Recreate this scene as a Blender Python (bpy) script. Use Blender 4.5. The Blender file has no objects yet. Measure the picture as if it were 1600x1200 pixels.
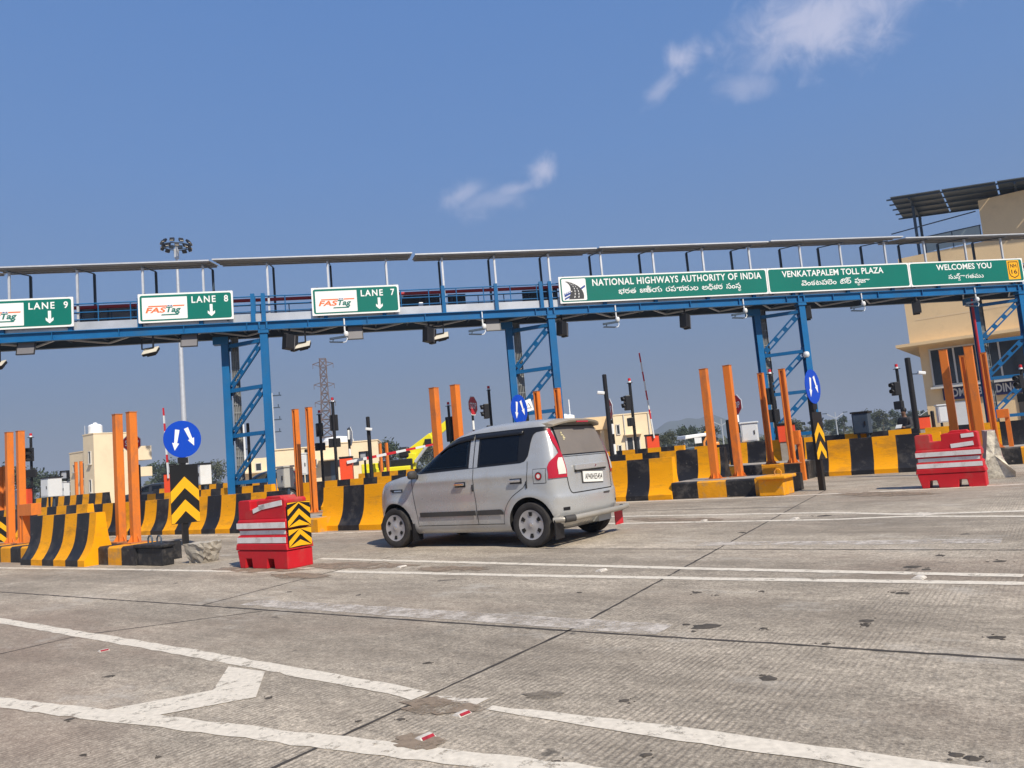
import bpy, bmesh, math, random
from mathutils import Vector, Matrix
R = math.radians
SC = bpy.context.scene
COL = SC.collection
rnd = random.Random(11)

# ------------------------------------------------------------------ camera
CAM_F, CAM_H, ROLL, HORIZON = 1170.0, 1.2, R(5.0), 717.0      # focal length and horizon in pixels of a 1600 px wide frame
PITCH = math.atan((HORIZON - 600) * math.cos(ROLL) / CAM_F)
cF = Vector((0, math.cos(PITCH), math.sin(PITCH)))
u0 = Vector((0, -math.sin(PITCH), math.cos(PITCH)))
cR = Vector((1, 0, 0)) * math.cos(ROLL) - u0 * math.sin(ROLL)
cU = u0 * math.cos(ROLL) + Vector((1, 0, 0)) * math.sin(ROLL)
CP = Vector((0, 0, CAM_H))
cd = bpy.data.cameras.new('camera'); cd.sensor_width = 36; cd.lens = CAM_F / 1600 * 36
cd.clip_start = 0.05; cd.clip_end = 20000
cam = bpy.data.objects.new('camera', cd); COL.objects.link(cam)
m = Matrix((cR, cU, -cF)).transposed().to_4x4(); m.translation = CP
cam.matrix_world = m
SC.camera = cam

def ray(u, v): return cF * CAM_F + cR * (u - 800) - cU * (v - 600)
def G(u, v, z=0.0):                       # the point of the level plane z seen at photo pixel u, v
    d = ray(u, v); return CP + d * ((z - CAM_H) / d.z)
def D(u, v, Y):                           # the point at distance Y in front of the camera
    d = ray(u, v); return CP + d * (Y / d.y)
def HZ(u): return HORIZON - math.tan(ROLL) * (u - 800)

# ------------------------------------------------------------------ light
SUN_DIR = Vector((0.54, -0.84, 0)).normalized() * math.cos(R(46)) + Vector((0, 0, math.sin(R(46))))
sd = bpy.data.lights.new('sun', 'SUN'); sd.energy = 5.0; sd.angle = R(0.6); sd.color = (1, 0.91, 0.77)
so = bpy.data.objects.new('sun', sd); COL.objects.link(so)
so.rotation_euler = (-SUN_DIR).to_track_quat('-Z', 'Y').to_euler(); so.location = (20, -20, 40)
W = bpy.data.worlds.new('World'); SC.world = W; W.use_nodes = True
def build_world():
    nt = W.node_tree; N = nt.nodes; L = nt.links; N.clear()
    out = N.new('ShaderNodeOutputWorld'); bg = N.new('ShaderNodeBackground'); L.new(bg.outputs[0], out.inputs[0])
    sky = N.new('ShaderNodeTexSky'); sky.sky_type = 'NISHITA'; sky.sun_disc = False
    sky.sun_elevation = R(46); sky.sun_rotation = math.atan2(SUN_DIR.x, SUN_DIR.y)
    sky.altitude = 0; sky.air_density = 1.0; sky.dust_density = 0.6; sky.ozone_density = 2.0
    bg.inputs[1].default_value = 0.103
    tc = N.new('ShaderNodeTexCoord')
    sep = N.new('ShaderNodeSeparateXYZ'); L.new(tc.outputs['Generated'], sep.inputs[0])
    # thick bluish-grey air low in the sky
    mr = N.new('ShaderNodeMapRange'); mr.inputs[1].default_value = -0.02; mr.inputs[2].default_value = 0.55
    mr.inputs[3].default_value = 1; mr.inputs[4].default_value = 0; L.new(sep.outputs[2], mr.inputs[0])
    cr = N.new('ShaderNodeValToRGB'); L.new(mr.outputs[0], cr.inputs[0])
    e = cr.color_ramp.elements
    e[0].position = 0.0; e[0].color = (0.90, 2.05, 4.75, 1)
    e[1].position = 1.0; e[1].color = (0.78, 1.02, 1.5, 1)
    for p, c in ((0.3, (1.05, 2.2, 4.75, 1)), (0.55, (1.22, 2.2, 4.25, 1)), (0.8, (1.08, 1.6, 2.75, 1)), (0.95, (0.85, 1.15, 1.8, 1))):
        k = e.new(p); k.color = c
    mix = N.new('ShaderNodeMix'); mix.data_type = 'RGBA'; mix.inputs[0].default_value = 0.88
    L.new(sky.outputs[0], mix.inputs[6]); L.new(cr.outputs[0], mix.inputs[7])
    cur = mix.outputs[2]
    # clouds: warped blobs in the directions where the photograph has them
    nz = N.new('ShaderNodeTexNoise'); nz.inputs['Scale'].default_value = 16; nz.inputs['Detail'].default_value = 7
    nz.inputs['Roughness'].default_value = 0.6; L.new(tc.outputs['Generated'], nz.inputs['Vector'])
    sub = N.new('ShaderNodeVectorMath'); sub.operation = 'SUBTRACT'; sub.inputs[1].default_value = (0.5, 0.5, 0.5)
    L.new(nz.outputs['Color'], sub.inputs[0])
    n2 = N.new('ShaderNodeTexNoise'); n2.inputs['Scale'].default_value = 26; n2.inputs['Detail'].default_value = 9; n2.inputs['Roughness'].default_value = 0.58; n2.inputs['Distortion'].default_value = 0.6; L.new(tc.outputs['Generated'], n2.inputs['Vector'])
    def blob(u, v, ru, rv, ang, amp, warp):
        c = ray(u, v).normalized()
        a = (ray(u + 100 * math.cos(ang), v - 100 * math.sin(ang)) - ray(u, v)).normalized()
        b = c.cross(a).normalized()
        sc = N.new('ShaderNodeVectorMath'); sc.operation = 'SCALE'; sc.inputs['Scale'].default_value = warp; L.new(sub.outputs[0], sc.inputs[0])
        ad = N.new('ShaderNodeVectorMath'); ad.operation = 'ADD'; L.new(tc.outputs['Generated'], ad.inputs[0]); L.new(sc.outputs[0], ad.inputs[1])
        df = N.new('ShaderNodeVectorMath'); df.operation = 'SUBTRACT'; L.new(ad.outputs[0], df.inputs[0]); df.inputs[1].default_value = c
        ds = []
        for ax, r_ in ((a, ru), (b, rv), (c, 300)):
            d = N.new('ShaderNodeVectorMath'); d.operation = 'DOT_PRODUCT'; L.new(df.outputs[0], d.inputs[0]); d.inputs[1].default_value = ax * (CAM_F / r_)
            ds.append(d.outputs['Value'])
        cx = N.new('ShaderNodeCombineXYZ'); L.new(ds[0], cx.inputs[0]); L.new(ds[1], cx.inputs[1]); L.new(ds[2], cx.inputs[2])
        ln = N.new('ShaderNodeVectorMath'); ln.operation = 'LENGTH'; L.new(cx.outputs[0], ln.inputs[0])
        fo = N.new('ShaderNodeMath'); fo.operation = 'MULTIPLY_ADD'; L.new(n2.outputs['Fac'], fo.inputs[0]); fo.inputs[1].default_value = 2.3;
        ng = N.new('ShaderNodeMath'); ng.operation = 'SUBTRACT'; ng.inputs[0].default_value = 1.0 - 1.15; L.new(ln.outputs['Value'], ng.inputs[1]); L.new(ng.outputs[0], fo.inputs[2])
        q = N.new('ShaderNodeMapRange'); q.interpolation_type = 'SMOOTHSTEP'
        q.inputs[1].default_value = -0.40; q.inputs[2].default_value = 1.15; q.inputs[3].default_value = 0; q.inputs[4].default_value = amp
        L.new(fo.outputs[0], q.inputs[0]); return q.outputs[0]
    tot = None
    for a in ((1300, 22, 112, 56, 0.3, 0.85, 0.02), (1225, 62, 52, 34, 0.6, 0.6, 0.02), (1066, 92, 19, 24, 1.1, 0.75, 0.012), (1034, 136, 34, 13, 0.75, 0.42, 0.02),
              (1165, 138, 42, 18, 0.1, 0.4, 0.03), (846, 272, 26, 19, 0.7, 0.7, 0.02), (808, 296, 32, 12, 0.3, 0.5, 0.02), (722, 306, 38, 18, 0.5, 0.5, 0.03),
              (765, 318, 60, 20, 0.2, 0.32, 0.03)):
        o = blob(*a)
        if tot is None: tot = o
        else:
            mx = N.new('ShaderNodeMath'); mx.operation = 'MAXIMUM'; L.new(tot, mx.inputs[0]); L.new(o, mx.inputs[1]); tot = mx.outputs[0]
    mc = N.new('ShaderNodeMix'); mc.data_type = 'RGBA'; L.new(tot, mc.inputs[0]); L.new(cur, mc.inputs[6])
    mc.inputs[7].default_value = (4.9, 5.1, 6.6, 1)
    L.new(mc.outputs[2], bg.inputs[0])
build_world()
SC.view_settings.view_transform = 'Standard'; SC.view_settings.look = 'None'
SC.view_settings.exposure = 0.25; SC.view_settings.gamma = 1.0
SC.render.engine = 'CYCLES'
SC.cycles.max_bounces = 6; SC.cycles.transparent_max_bounces = 12; SC.cycles.volume_bounces = 0
try: SC.cycles.use_denoising = True
except Exception: pass

# ------------------------------------------------------------------ mesh helpers
class MB:
    """Collects faces; build() links them as ONE mesh object."""
    def __init__(s): s.v = []; s.f = []; s.m = []; s.sm = []
    def add(s, vs, fs, mat=0, smooth=False, M=None):
        n = len(s.v)
        for p in vs:
            p = Vector(p)
            s.v.append(M @ p if M is not None else p)
        for k, f in enumerate(fs):
            s.f.append([i + n for i in f]); s.m.append(mat if isinstance(mat, int) else mat[k]); s.sm.append(smooth)
        return s
    def box(s, c, d, mat=0, M=None):
        x, y, z = d[0] / 2, d[1] / 2, d[2] / 2; c = Vector(c)
        vs = [c + Vector((a * x, b * y, e * z)) for e in (-1, 1) for b in (-1, 1) for a in (-1, 1)]
        return s.add(vs, [(0, 2, 3, 1), (4, 5, 7, 6), (0, 1, 5, 4), (2, 6, 7, 3), (0, 4, 6, 2), (1, 3, 7, 5)], mat, False, M)
    def bar(s, p0, p1, w, h, mat=0, up=(0, 0, 1), M=None):
        p0, p1 = Vector(p0), Vector(p1); d = (p1 - p0)
        if d.length < 1e-6: return s
        dn = d.normalized(); up = Vector(up)
        if abs(dn.dot(up)) > 0.98: up = Vector((0, 1, 0))
        a = dn.cross(up).normalized(); b = a.cross(dn).normalized()
        vs = []
        for p in (p0, p1):
            for i, j in ((-1, -1), (1, -1), (1, 1), (-1, 1)): vs.append(p + a * (i * w / 2) + b * (j * h / 2))
        return s.add(vs, [(3, 2, 1, 0), (4, 5, 6, 7), (0, 1, 5, 4), (1, 2, 6, 5), (2, 3, 7, 6), (3, 0, 4, 7)], mat, False, M)
    def tube(s, pts, r, n=10, mat=0, cap=True, M=None):
        pts = [Vector(p) for p in pts]
        rs = r if isinstance(r, (list, tuple)) else [r] * len(pts)
        vs = []; fs = []; pa = None
        for i, p in enumerate(pts):
            if i == 0: d = pts[1] - p
            elif i == len(pts) - 1: d = p - pts[i - 1]
            else: d = (pts[i + 1] - p).normalized() + (p - pts[i - 1]).normalized()
            d.normalize()
            if pa is None:
                up = Vector((0, 0, 1)) if abs(d.z) < 0.9 else Vector((0, 1, 0)); a = d.cross(up).normalized()
            else: a = (pa - d * pa.dot(d)).normalized()
            pa = a; b = d.cross(a)
            for k in range(n):
                t = 2 * math.pi * k / n; vs.append(p + (a * math.cos(t) + b * math.sin(t)) * rs[i])
        for i in range(len(pts) - 1):
            for k in range(n):
                q = (k + 1) % n; fs.append((i * n + k, i * n + q, (i + 1) * n + q, (i + 1) * n + k))
        s.add(vs, fs, mat, True, M)
        if cap:
            k = len(s.v) - len(vs)
            s.f.append([k + i for i in reversed(range(n))]); s.m.append(mat); s.sm.append(False)
            k2 = k + (len(pts) - 1) * n
            s.f.append([k2 + i for i in range(n)]); s.m.append(mat); s.sm.append(False)
        return s
    def lathe(s, prof, n=24, mat=0, M=None, mats=None):     # profile (r, z) turned about z
        vs = []; fs = []; ms = []
        for r_, z in prof:
            for k in range(n):
                t = 2 * math.pi * k / n; vs.append((r_ * math.cos(t), r_ * math.sin(t), z))
        for i in range(len(prof) - 1):
            for k in range(n):
                q = (k + 1) % n; fs.append((i * n + k, i * n + q, (i + 1) * n + q, (i + 1) * n + k)); ms.append(mats[i] if mats else mat)
        return s.add(vs, fs, ms, True, M)
    def prism(s, out, y0, y1, mat=0, M=None, side=None):     # outline in x, z pushed from y0 to y1
        n = len(out)
        vs = [(x, y0, z) for x, z in out] + [(x, y1, z) for x, z in out]
        fs = [tuple(range(n)), tuple(range(2 * n - 1, n - 1, -1))]
        fs += [(i, i + n, (i + 1) % n + n, (i + 1) % n) for i in range(n)]
        return s.add(vs, fs, [mat, mat] + [mat if side is None else side] * n, False, M)
    def slab(s, out, z0, z1, mat=0, M=None, side=None):      # outline in x, y pushed from z0 to z1
        n = len(out)
        vs = [(x, y, z0) for x, y in out] + [(x, y, z1) for x, y in out]
        fs = [tuple(range(n - 1, -1, -1)), tuple(range(n, 2 * n))]
        fs += [(i, (i + 1) % n, (i + 1) % n + n, i + n) for i in range(n)]
        return s.add(vs, fs, [mat, mat] + [mat if side is None else side] * n, False, M)
    def grid(s, rows, mat=0, smooth=True, M=None, closed=False):
        nr, nc = len(rows), len(rows[0]); vs = [p for r_ in rows for p in r_]; fs = []
        for i in range(nr - 1):
            for j in range(nc if closed else nc - 1):
                k = (j + 1) % nc; fs.append((i * nc + j, i * nc + k, (i + 1) * nc + k, (i + 1) * nc + j))
        return s.add(vs, fs, mat, smooth, M)
    def mesh(s, name):
        me = bpy.data.meshes.new(name); me.from_pydata([tuple(p) for p in s.v], [], s.f); return me
    def build(s, name, mats, parent=None, loc=None, rotz=0.0, bevel=0, fix=True, sharp=40):
        me = s.mesh(name); mats = mats if isinstance(mats, (list, tuple)) else [mats]
        for mt in mats: me.materials.append(mt)
        for p, a, b in zip(me.polygons, s.m, s.sm): p.material_index = a; p.use_smooth = b
        if fix:
            bm = bmesh.new(); bm.from_mesh(me); bmesh.ops.recalc_face_normals(bm, faces=bm.faces); bm.to_mesh(me); bm.free()
        me.update()
        if any(s.sm): me.set_sharp_from_angle(angle=R(sharp))
        o = bpy.data.objects.new(name, me); COL.objects.link(o)
        if parent is not None: o.parent = parent
        if loc is not None: o.location = loc
        if rotz: o.rotation_euler = (0, 0, rotz)
        if bevel:
            b = o.modifiers.new('bevel', 'BEVEL'); b.width = bevel; b.segments = 2; b.limit_method = 'ANGLE'; b.angle_limit = R(35); b.harden_normals = False
        return o

def tag(o, label=None, cat=None, group=None, kind=None):
    if label: o['label'] = label
    if cat: o['category'] = cat
    if group: o['group'] = group
    if kind: o['kind'] = kind
    return o
def thing(name, label, cat, loc=(0, 0, 0), rotz=0.0, group=None):
    o = bpy.data.objects.new(name, None); COL.objects.link(o); o.empty_display_size = 0.2
    o.location = loc; o.rotation_euler = (0, 0, rotz)
    return tag(o, label, cat, group)
def copy_tree(o, parent=None):
    c = o.copy(); COL.objects.link(c)
    if parent is not None: c.parent = parent
    for ch in list(o.children): copy_tree(ch, c)
    return c
def again(o, label, loc, rotz, scale=None, group=None):
    c = copy_tree(o); c.location = loc; c.rotation_euler = (0, 0, rotz); c['label'] = label
    if scale: c.scale = scale
    if group: c['group'] = group
    return c
def rot_m(rx=0, ry=0, rz=0, loc=(0, 0, 0)):
    return Matrix.Translation(loc) @ Matrix.Rotation(rz, 4, 'Z') @ Matrix.Rotation(ry, 4, 'Y') @ Matrix.Rotation(rx, 4, 'X')

_tc = {}
def text_geo(body, shear=0.0, fat=0.0, spacing=1.0):
    key = (body, shear, fat, spacing)
    if key in _tc: return _tc[key]
    t = bpy.data.curves.new('lettering', 'FONT'); t.body = body; t.shear = shear; t.offset = fat; t.space_character = spacing; t.resolution_u = 3
    o = bpy.data.objects.new('lettering', t); COL.objects.link(o)
    bpy.context.view_layer.update()
    e = o.evaluated_get(bpy.context.evaluated_depsgraph_get()); me = e.to_mesh()
    vs = [v.co.copy() for v in me.vertices]; fs = [tuple(p.vertices) for p in me.polygons]; e.to_mesh_clear()
    bpy.data.objects.remove(o); bpy.data.curves.remove(t)
    _tc[key] = (vs, fs); return vs, fs
def put_text(mb, body, x0, x1, z0, z1, y, mat=0, M=None, **kw):   # text filling a box of the x, z plane, read from -y
    vs, fs = text_geo(body, **kw)
    xs = [v.x for v in vs]; ys = [v.y for v in vs]; a, b, c, d = min(xs), max(xs), min(ys), max(ys)
    mb.add([((v.x - a) / (b - a) * (x1 - x0) + x0, y, (v.y - c) / (d - c) * (z1 - z0) + z0) for v in vs], fs, mat, False, M)
def put_glyphs(mb, items, x0, x1, z0, z1, y, mat=0, M=None, fat=0.012):
    """items: (text, dx, dy, scale) glyph clusters laid one after another; a tuple with dx None follows the one before."""
    allv = []; allf = []; pen = 0.0
    for body, dx, dy, sc in items:
        if body == ' ': pen += 0.42; continue
        vs, fs = text_geo(body, fat=fat); xs = [v.x for v in vs]; a, b = min(xs), max(xs)
        st = pen if dx is None else pen + dx
        n = len(allv)
        allv += [Vector(((v.x - a) * sc + st, v.y * sc + dy, 0)) for v in vs]; allf += [tuple(i + n for i in f) for f in fs]
        if dx is None: pen = st + (b - a) * sc + 0.045
    xs = [v.x for v in allv]; ys = [v.y for v in allv]; a, b, c, d = min(xs), max(xs), min(ys), max(ys)
    mb.add([((v.x - a) / (b - a) * (x1 - x0) + x0, y, (v.y - c) / (d - c) * (z1 - z0) + z0) for v in allv], allf, mat, False, M)

# ------------------------------------------------------------------ materials
def pm(name, col, rough=0.6, metal=0.0, var=0.12, scale=2.0, bump=0.0, bscale=30.0, dirt=None, dirt_amt=0.5, dirt_scale=3.0, spec=0.34, coat=0.0, emit=None, stretch=None, chips=None):
    mt = bpy.data.materials.new(name); mt.use_nodes = True; nt = mt.node_tree; N = nt.nodes; L = nt.links
    b = N['Principled BSDF']; b.inputs['Roughness'].default_value = rough; b.inputs['Metallic'].default_value = metal
    b.inputs['Specular IOR Level'].default_value = spec
    if coat: b.inputs['Coat Weight'].default_value = coat; b.inputs['Coat Roughness'].default_value = 0.08
    tc = N.new('ShaderNodeTexCoord'); oi = N.new('ShaderNodeObjectInfo')
    ml = N.new('ShaderNodeMath'); ml.operation = 'MULTIPLY'; ml.inputs[1].default_value = 57.0; L.new(oi.outputs['Random'], ml.inputs[0])
    ad = N.new('ShaderNodeVectorMath'); L.new(tc.outputs['Object'], ad.inputs[0]); L.new(ml.outputs[0], ad.inputs[1])
    vec = ad.outputs[0]
    if stretch:
        sv = N.new('ShaderNodeVectorMath'); sv.operation = 'MULTIPLY'; sv.inputs[1].default_value = stretch; L.new(vec, sv.inputs[0]); vec = sv.outputs[0]
    n1 = N.new('ShaderNodeTexNoise'); n1.inputs['Scale'].default_value = scale; n1.inputs['Detail'].default_value = 6; n1.inputs['Roughness'].default_value = 0.6; L.new(vec, n1.inputs['Vector'])
    mr = N.new('ShaderNodeMapRange'); mr.inputs[1].default_value = 0.25; mr.inputs[2].default_value = 0.75; mr.inputs[3].default_value = 1 - var; mr.inputs[4].default_value = 1 + var
    L.new(n1.outputs['Fac'], mr.inputs[0])
    sc = N.new('ShaderNodeVectorMath'); sc.operation = 'SCALE'; sc.inputs[0].default_value = col[:3]; L.new(mr.outputs[0], sc.inputs['Scale'])
    cur = sc.outputs[0]
    if dirt:
        n2 = N.new('ShaderNodeTexNoise'); n2.inputs['Scale'].default_value = dirt_scale; n2.inputs['Detail'].default_value = 8; n2.inputs['Roughness'].default_value = 0.7; L.new(vec, n2.inputs['Vector'])
        m2 = N.new('ShaderNodeMapRange'); m2.inputs[1].default_value = 0.5; m2.inputs[2].default_value = 0.72; m2.inputs[3].default_value = 0; m2.inputs[4].default_value = dirt_amt; L.new(n2.outputs['Fac'], m2.inputs[0])
        mx = N.new('ShaderNodeMix'); mx.data_type = 'RGBA'; L.new(m2.outputs[0], mx.inputs[0]); L.new(cur, mx.inputs[6]); mx.inputs[7].default_value = (*dirt, 1); cur = mx.outputs[2]
        m3 = N.new('ShaderNodeMath'); m3.operation = 'MULTIPLY_ADD'; L.new(m2.outputs[0], m3.inputs[0]); m3.inputs[1].default_value = 0.3; m3.inputs[2].default_value = rough; L.new(m3.outputs[0], b.inputs['Roughness'])
    if chips:                              # paint knocked off in flecks
        n4 = N.new('ShaderNodeTexNoise'); n4.inputs['Scale'].default_value = 11; n4.inputs['Detail'].default_value = 6; n4.inputs['Roughness'].default_value = 0.75; L.new(ad.outputs[0], n4.inputs['Vector'])
        m4 = N.new('ShaderNodeMapRange'); m4.inputs[1].default_value = 0.655; m4.inputs[2].default_value = 0.675; m4.inputs[3].default_value = 0; m4.inputs[4].default_value = 0.85; L.new(n4.outputs['Fac'], m4.inputs[0])
        x4 = N.new('ShaderNodeMix'); x4.data_type = 'RGBA'; L.new(m4.outputs[0], x4.inputs[0]); L.new(cur, x4.inputs[6]); x4.inputs[7].default_value = (*chips, 1); cur = x4.outputs[2]
    L.new(cur, b.inputs['Base Color'])
    if bump:
        n3 = N.new('ShaderNodeTexNoise'); n3.inputs['Scale'].default_value = bscale; n3.inputs['Detail'].default_value = 5; L.new(vec, n3.inputs['Vector'])
        bp = N.new('ShaderNodeBump'); bp.inputs['Strength'].default_value = bump; bp.inputs['Distance'].default_value = 0.02; L.new(n3.outputs['Fac'], bp.inputs['Height']); L.new(bp.outputs[0], b.inputs['Normal'])
    if emit: b.inputs['Emission Color'].default_value = (*emit[:3], 1); b.inputs['Emission Strength'].default_value = emit[3]
    return mt
DUST = (0.30, 0.25, 0.19)
M_yel = pm('yellow_paint', (0.84, 0.355, 0.002), 0.6, var=0.09, spec=0.2, scale=1.5, stretch=(0.5, 1, 1.5), dirt=(0.30, 0.15, 0.035), dirt_amt=0.7, dirt_scale=2.6, chips=(0.22, 0.15, 0.08), bump=0.15, bscale=25)
M_blk = pm('black_paint', (0.015, 0.015, 0.018), 0.5, var=0.3, scale=2, spec=0.3, dirt=(0.11, 0.10, 0.09), dirt_amt=0.7, chips=(0.30, 0.27, 0.22), dirt_scale=2.5, bump=0.15, bscale=25)
M_kyel = pm('worn_yellow_kerb_paint', (0.76, 0.32, 0.004), 0.65, var=0.15, scale=3, dirt=(0.32, 0.24, 0.15), dirt_amt=0.85, chips=(0.36, 0.32, 0.26), dirt_scale=3.5, bump=0.3, bscale=18)
M_kblk = pm('worn_black_kerb_paint', (0.018, 0.018, 0.02), 0.6, var=0.3, scale=3, dirt=(0.17, 0.15, 0.13), dirt_amt=0.7, chips=(0.34, 0.30, 0.25), dirt_scale=3.5, bump=0.3, bscale=18)
M_conc = pm('rough_concrete', (0.35, 0.315, 0.26), 0.9, var=0.3, scale=4, bump=0.6, bscale=14, dirt=(0.16, 0.14, 0.12), dirt_amt=0.6, dirt_scale=5)
M_itop = pm('island_concrete', (0.33, 0.30, 0.26), 0.9, var=0.25, scale=2, bump=0.3, bscale=20, dirt=(0.2, 0.17, 0.13), dirt_amt=0.7, dirt_scale=1.5)
M_org = pm('orange_paint', (0.70, 0.19, 0.025), 0.45, var=0.10, scale=2.5, dirt=(0.30, 0.12, 0.06), dirt_amt=0.75, dirt_scale=4, stretch=(1, 1, 0.45))
M_orgd = pm('rusty_base_plate', (0.42, 0.16, 0.06), 0.7, var=0.3, scale=8)
M_blue = pm('blue_steel_paint', (0.005, 0.118, 0.31), 0.42, var=0.16, scale=1.2, dirt=(0.03, 0.095, 0.17), dirt_amt=0.45, dirt_scale=1.5)
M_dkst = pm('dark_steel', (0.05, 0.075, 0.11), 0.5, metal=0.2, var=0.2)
M_galv = pm('galvanised_steel', (0.58, 0.60, 0.63), 0.45, metal=0.4, var=0.12, scale=4)
M_kick = pm('galvanised_sheet', (0.62, 0.64, 0.66), 0.35, metal=0.55, var=0.22, scale=0.9)
M_tray = pm('weathered_cable_tray', (0.26, 0.27, 0.27), 0.6, metal=0.3, var=0.3, scale=3)
M_roof = pm('dusty_roof_sheet', (0.33, 0.33, 0.33), 0.6, metal=0.1, var=0.2, scale=0.8, dirt=(0.2, 0.18, 0.15), dirt_amt=0.6, dirt_scale=0.7)
M_redp = pm('red_pipe_paint', (0.42, 0.022, 0.03), 0.4, var=0.15)
M_green = pm('green_reflective_sheet', (0.0, 0.155, 0.118), 0.42, var=0.06, scale=0.8)
M_white = pm('white_reflective_sheet', (0.82, 0.83, 0.82), 0.45, var=0.05, scale=1.5)
M_sblue = pm('blue_reflective_sheet', (0.002, 0.058, 0.48), 0.4, var=0.05)
M_amber = pm('amber_reflective_sheet', (0.85, 0.42, 0.01), 0.4, var=0.05)
M_sblk = pm('black_sheeting', (0.012, 0.012, 0.013), 0.4, var=0.2)
M_sred = pm('red_reflective_sheet', (0.55, 0.02, 0.03), 0.4, var=0.08)
M_lorg = pm('logo_orange', (0.82, 0.17, 0.05), 0.5, var=0.04)
M_lgrn = pm('logo_green', (0.01, 0.16, 0.13), 0.5, var=0.04)
M_navy = pm('logo_navy', (0.03, 0.07, 0.28), 0.5, var=0.05)
M_lgry = pm('logo_grey', (0.05, 0.052, 0.055), 0.5, var=0.05)
M_dbox = pm('black_equipment_plastic', (0.014, 0.014, 0.016), 0.45, var=0.2)
M_gpan = pm('grey_reader_panel', (0.16, 0.155, 0.165), 0.5, var=0.1)
M_cab = pm('white_cabinet_paint', (0.72, 0.74, 0.75), 0.4, var=0.06, dirt=(0.5, 0.47, 0.42), dirt_amt=0.4, dirt_scale=2)
M_gcab = pm('grey_cabinet_paint', (0.42, 0.42, 0.39), 0.45, var=0.08, dirt=(0.3, 0.28, 0.24), dirt_amt=0.4)
M_red = pm('red_plastic', (0.52, 0.010, 0.018), 0.55, var=0.16, scale=1.8, dirt=(0.36, 0.11, 0.08), dirt_amt=0.75, dirt_scale=2.2, bump=0.12, bscale=6)
M_bred = pm('boom_box_red', (0.80, 0.085, 0.03), 0.4, var=0.08)
M_tape = pm('scuffed_white_tape', (0.72, 0.70, 0.68), 0.45, var=0.12, scale=4, dirt=(0.40, 0.33, 0.30), dirt_amt=0.8, dirt_scale=5)
M_lamp = pm('floodlight_glass', (0.62, 0.58, 0.48), 0.25, var=0.1)
M_glass = pm('dark_window_glass', (0.015, 0.018, 0.022), 0.06, var=0.1, spec=0.8)
M_lens = pm('dark_signal_lens', (0.045, 0.04, 0.035), 0.2, var=0.1)
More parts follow.
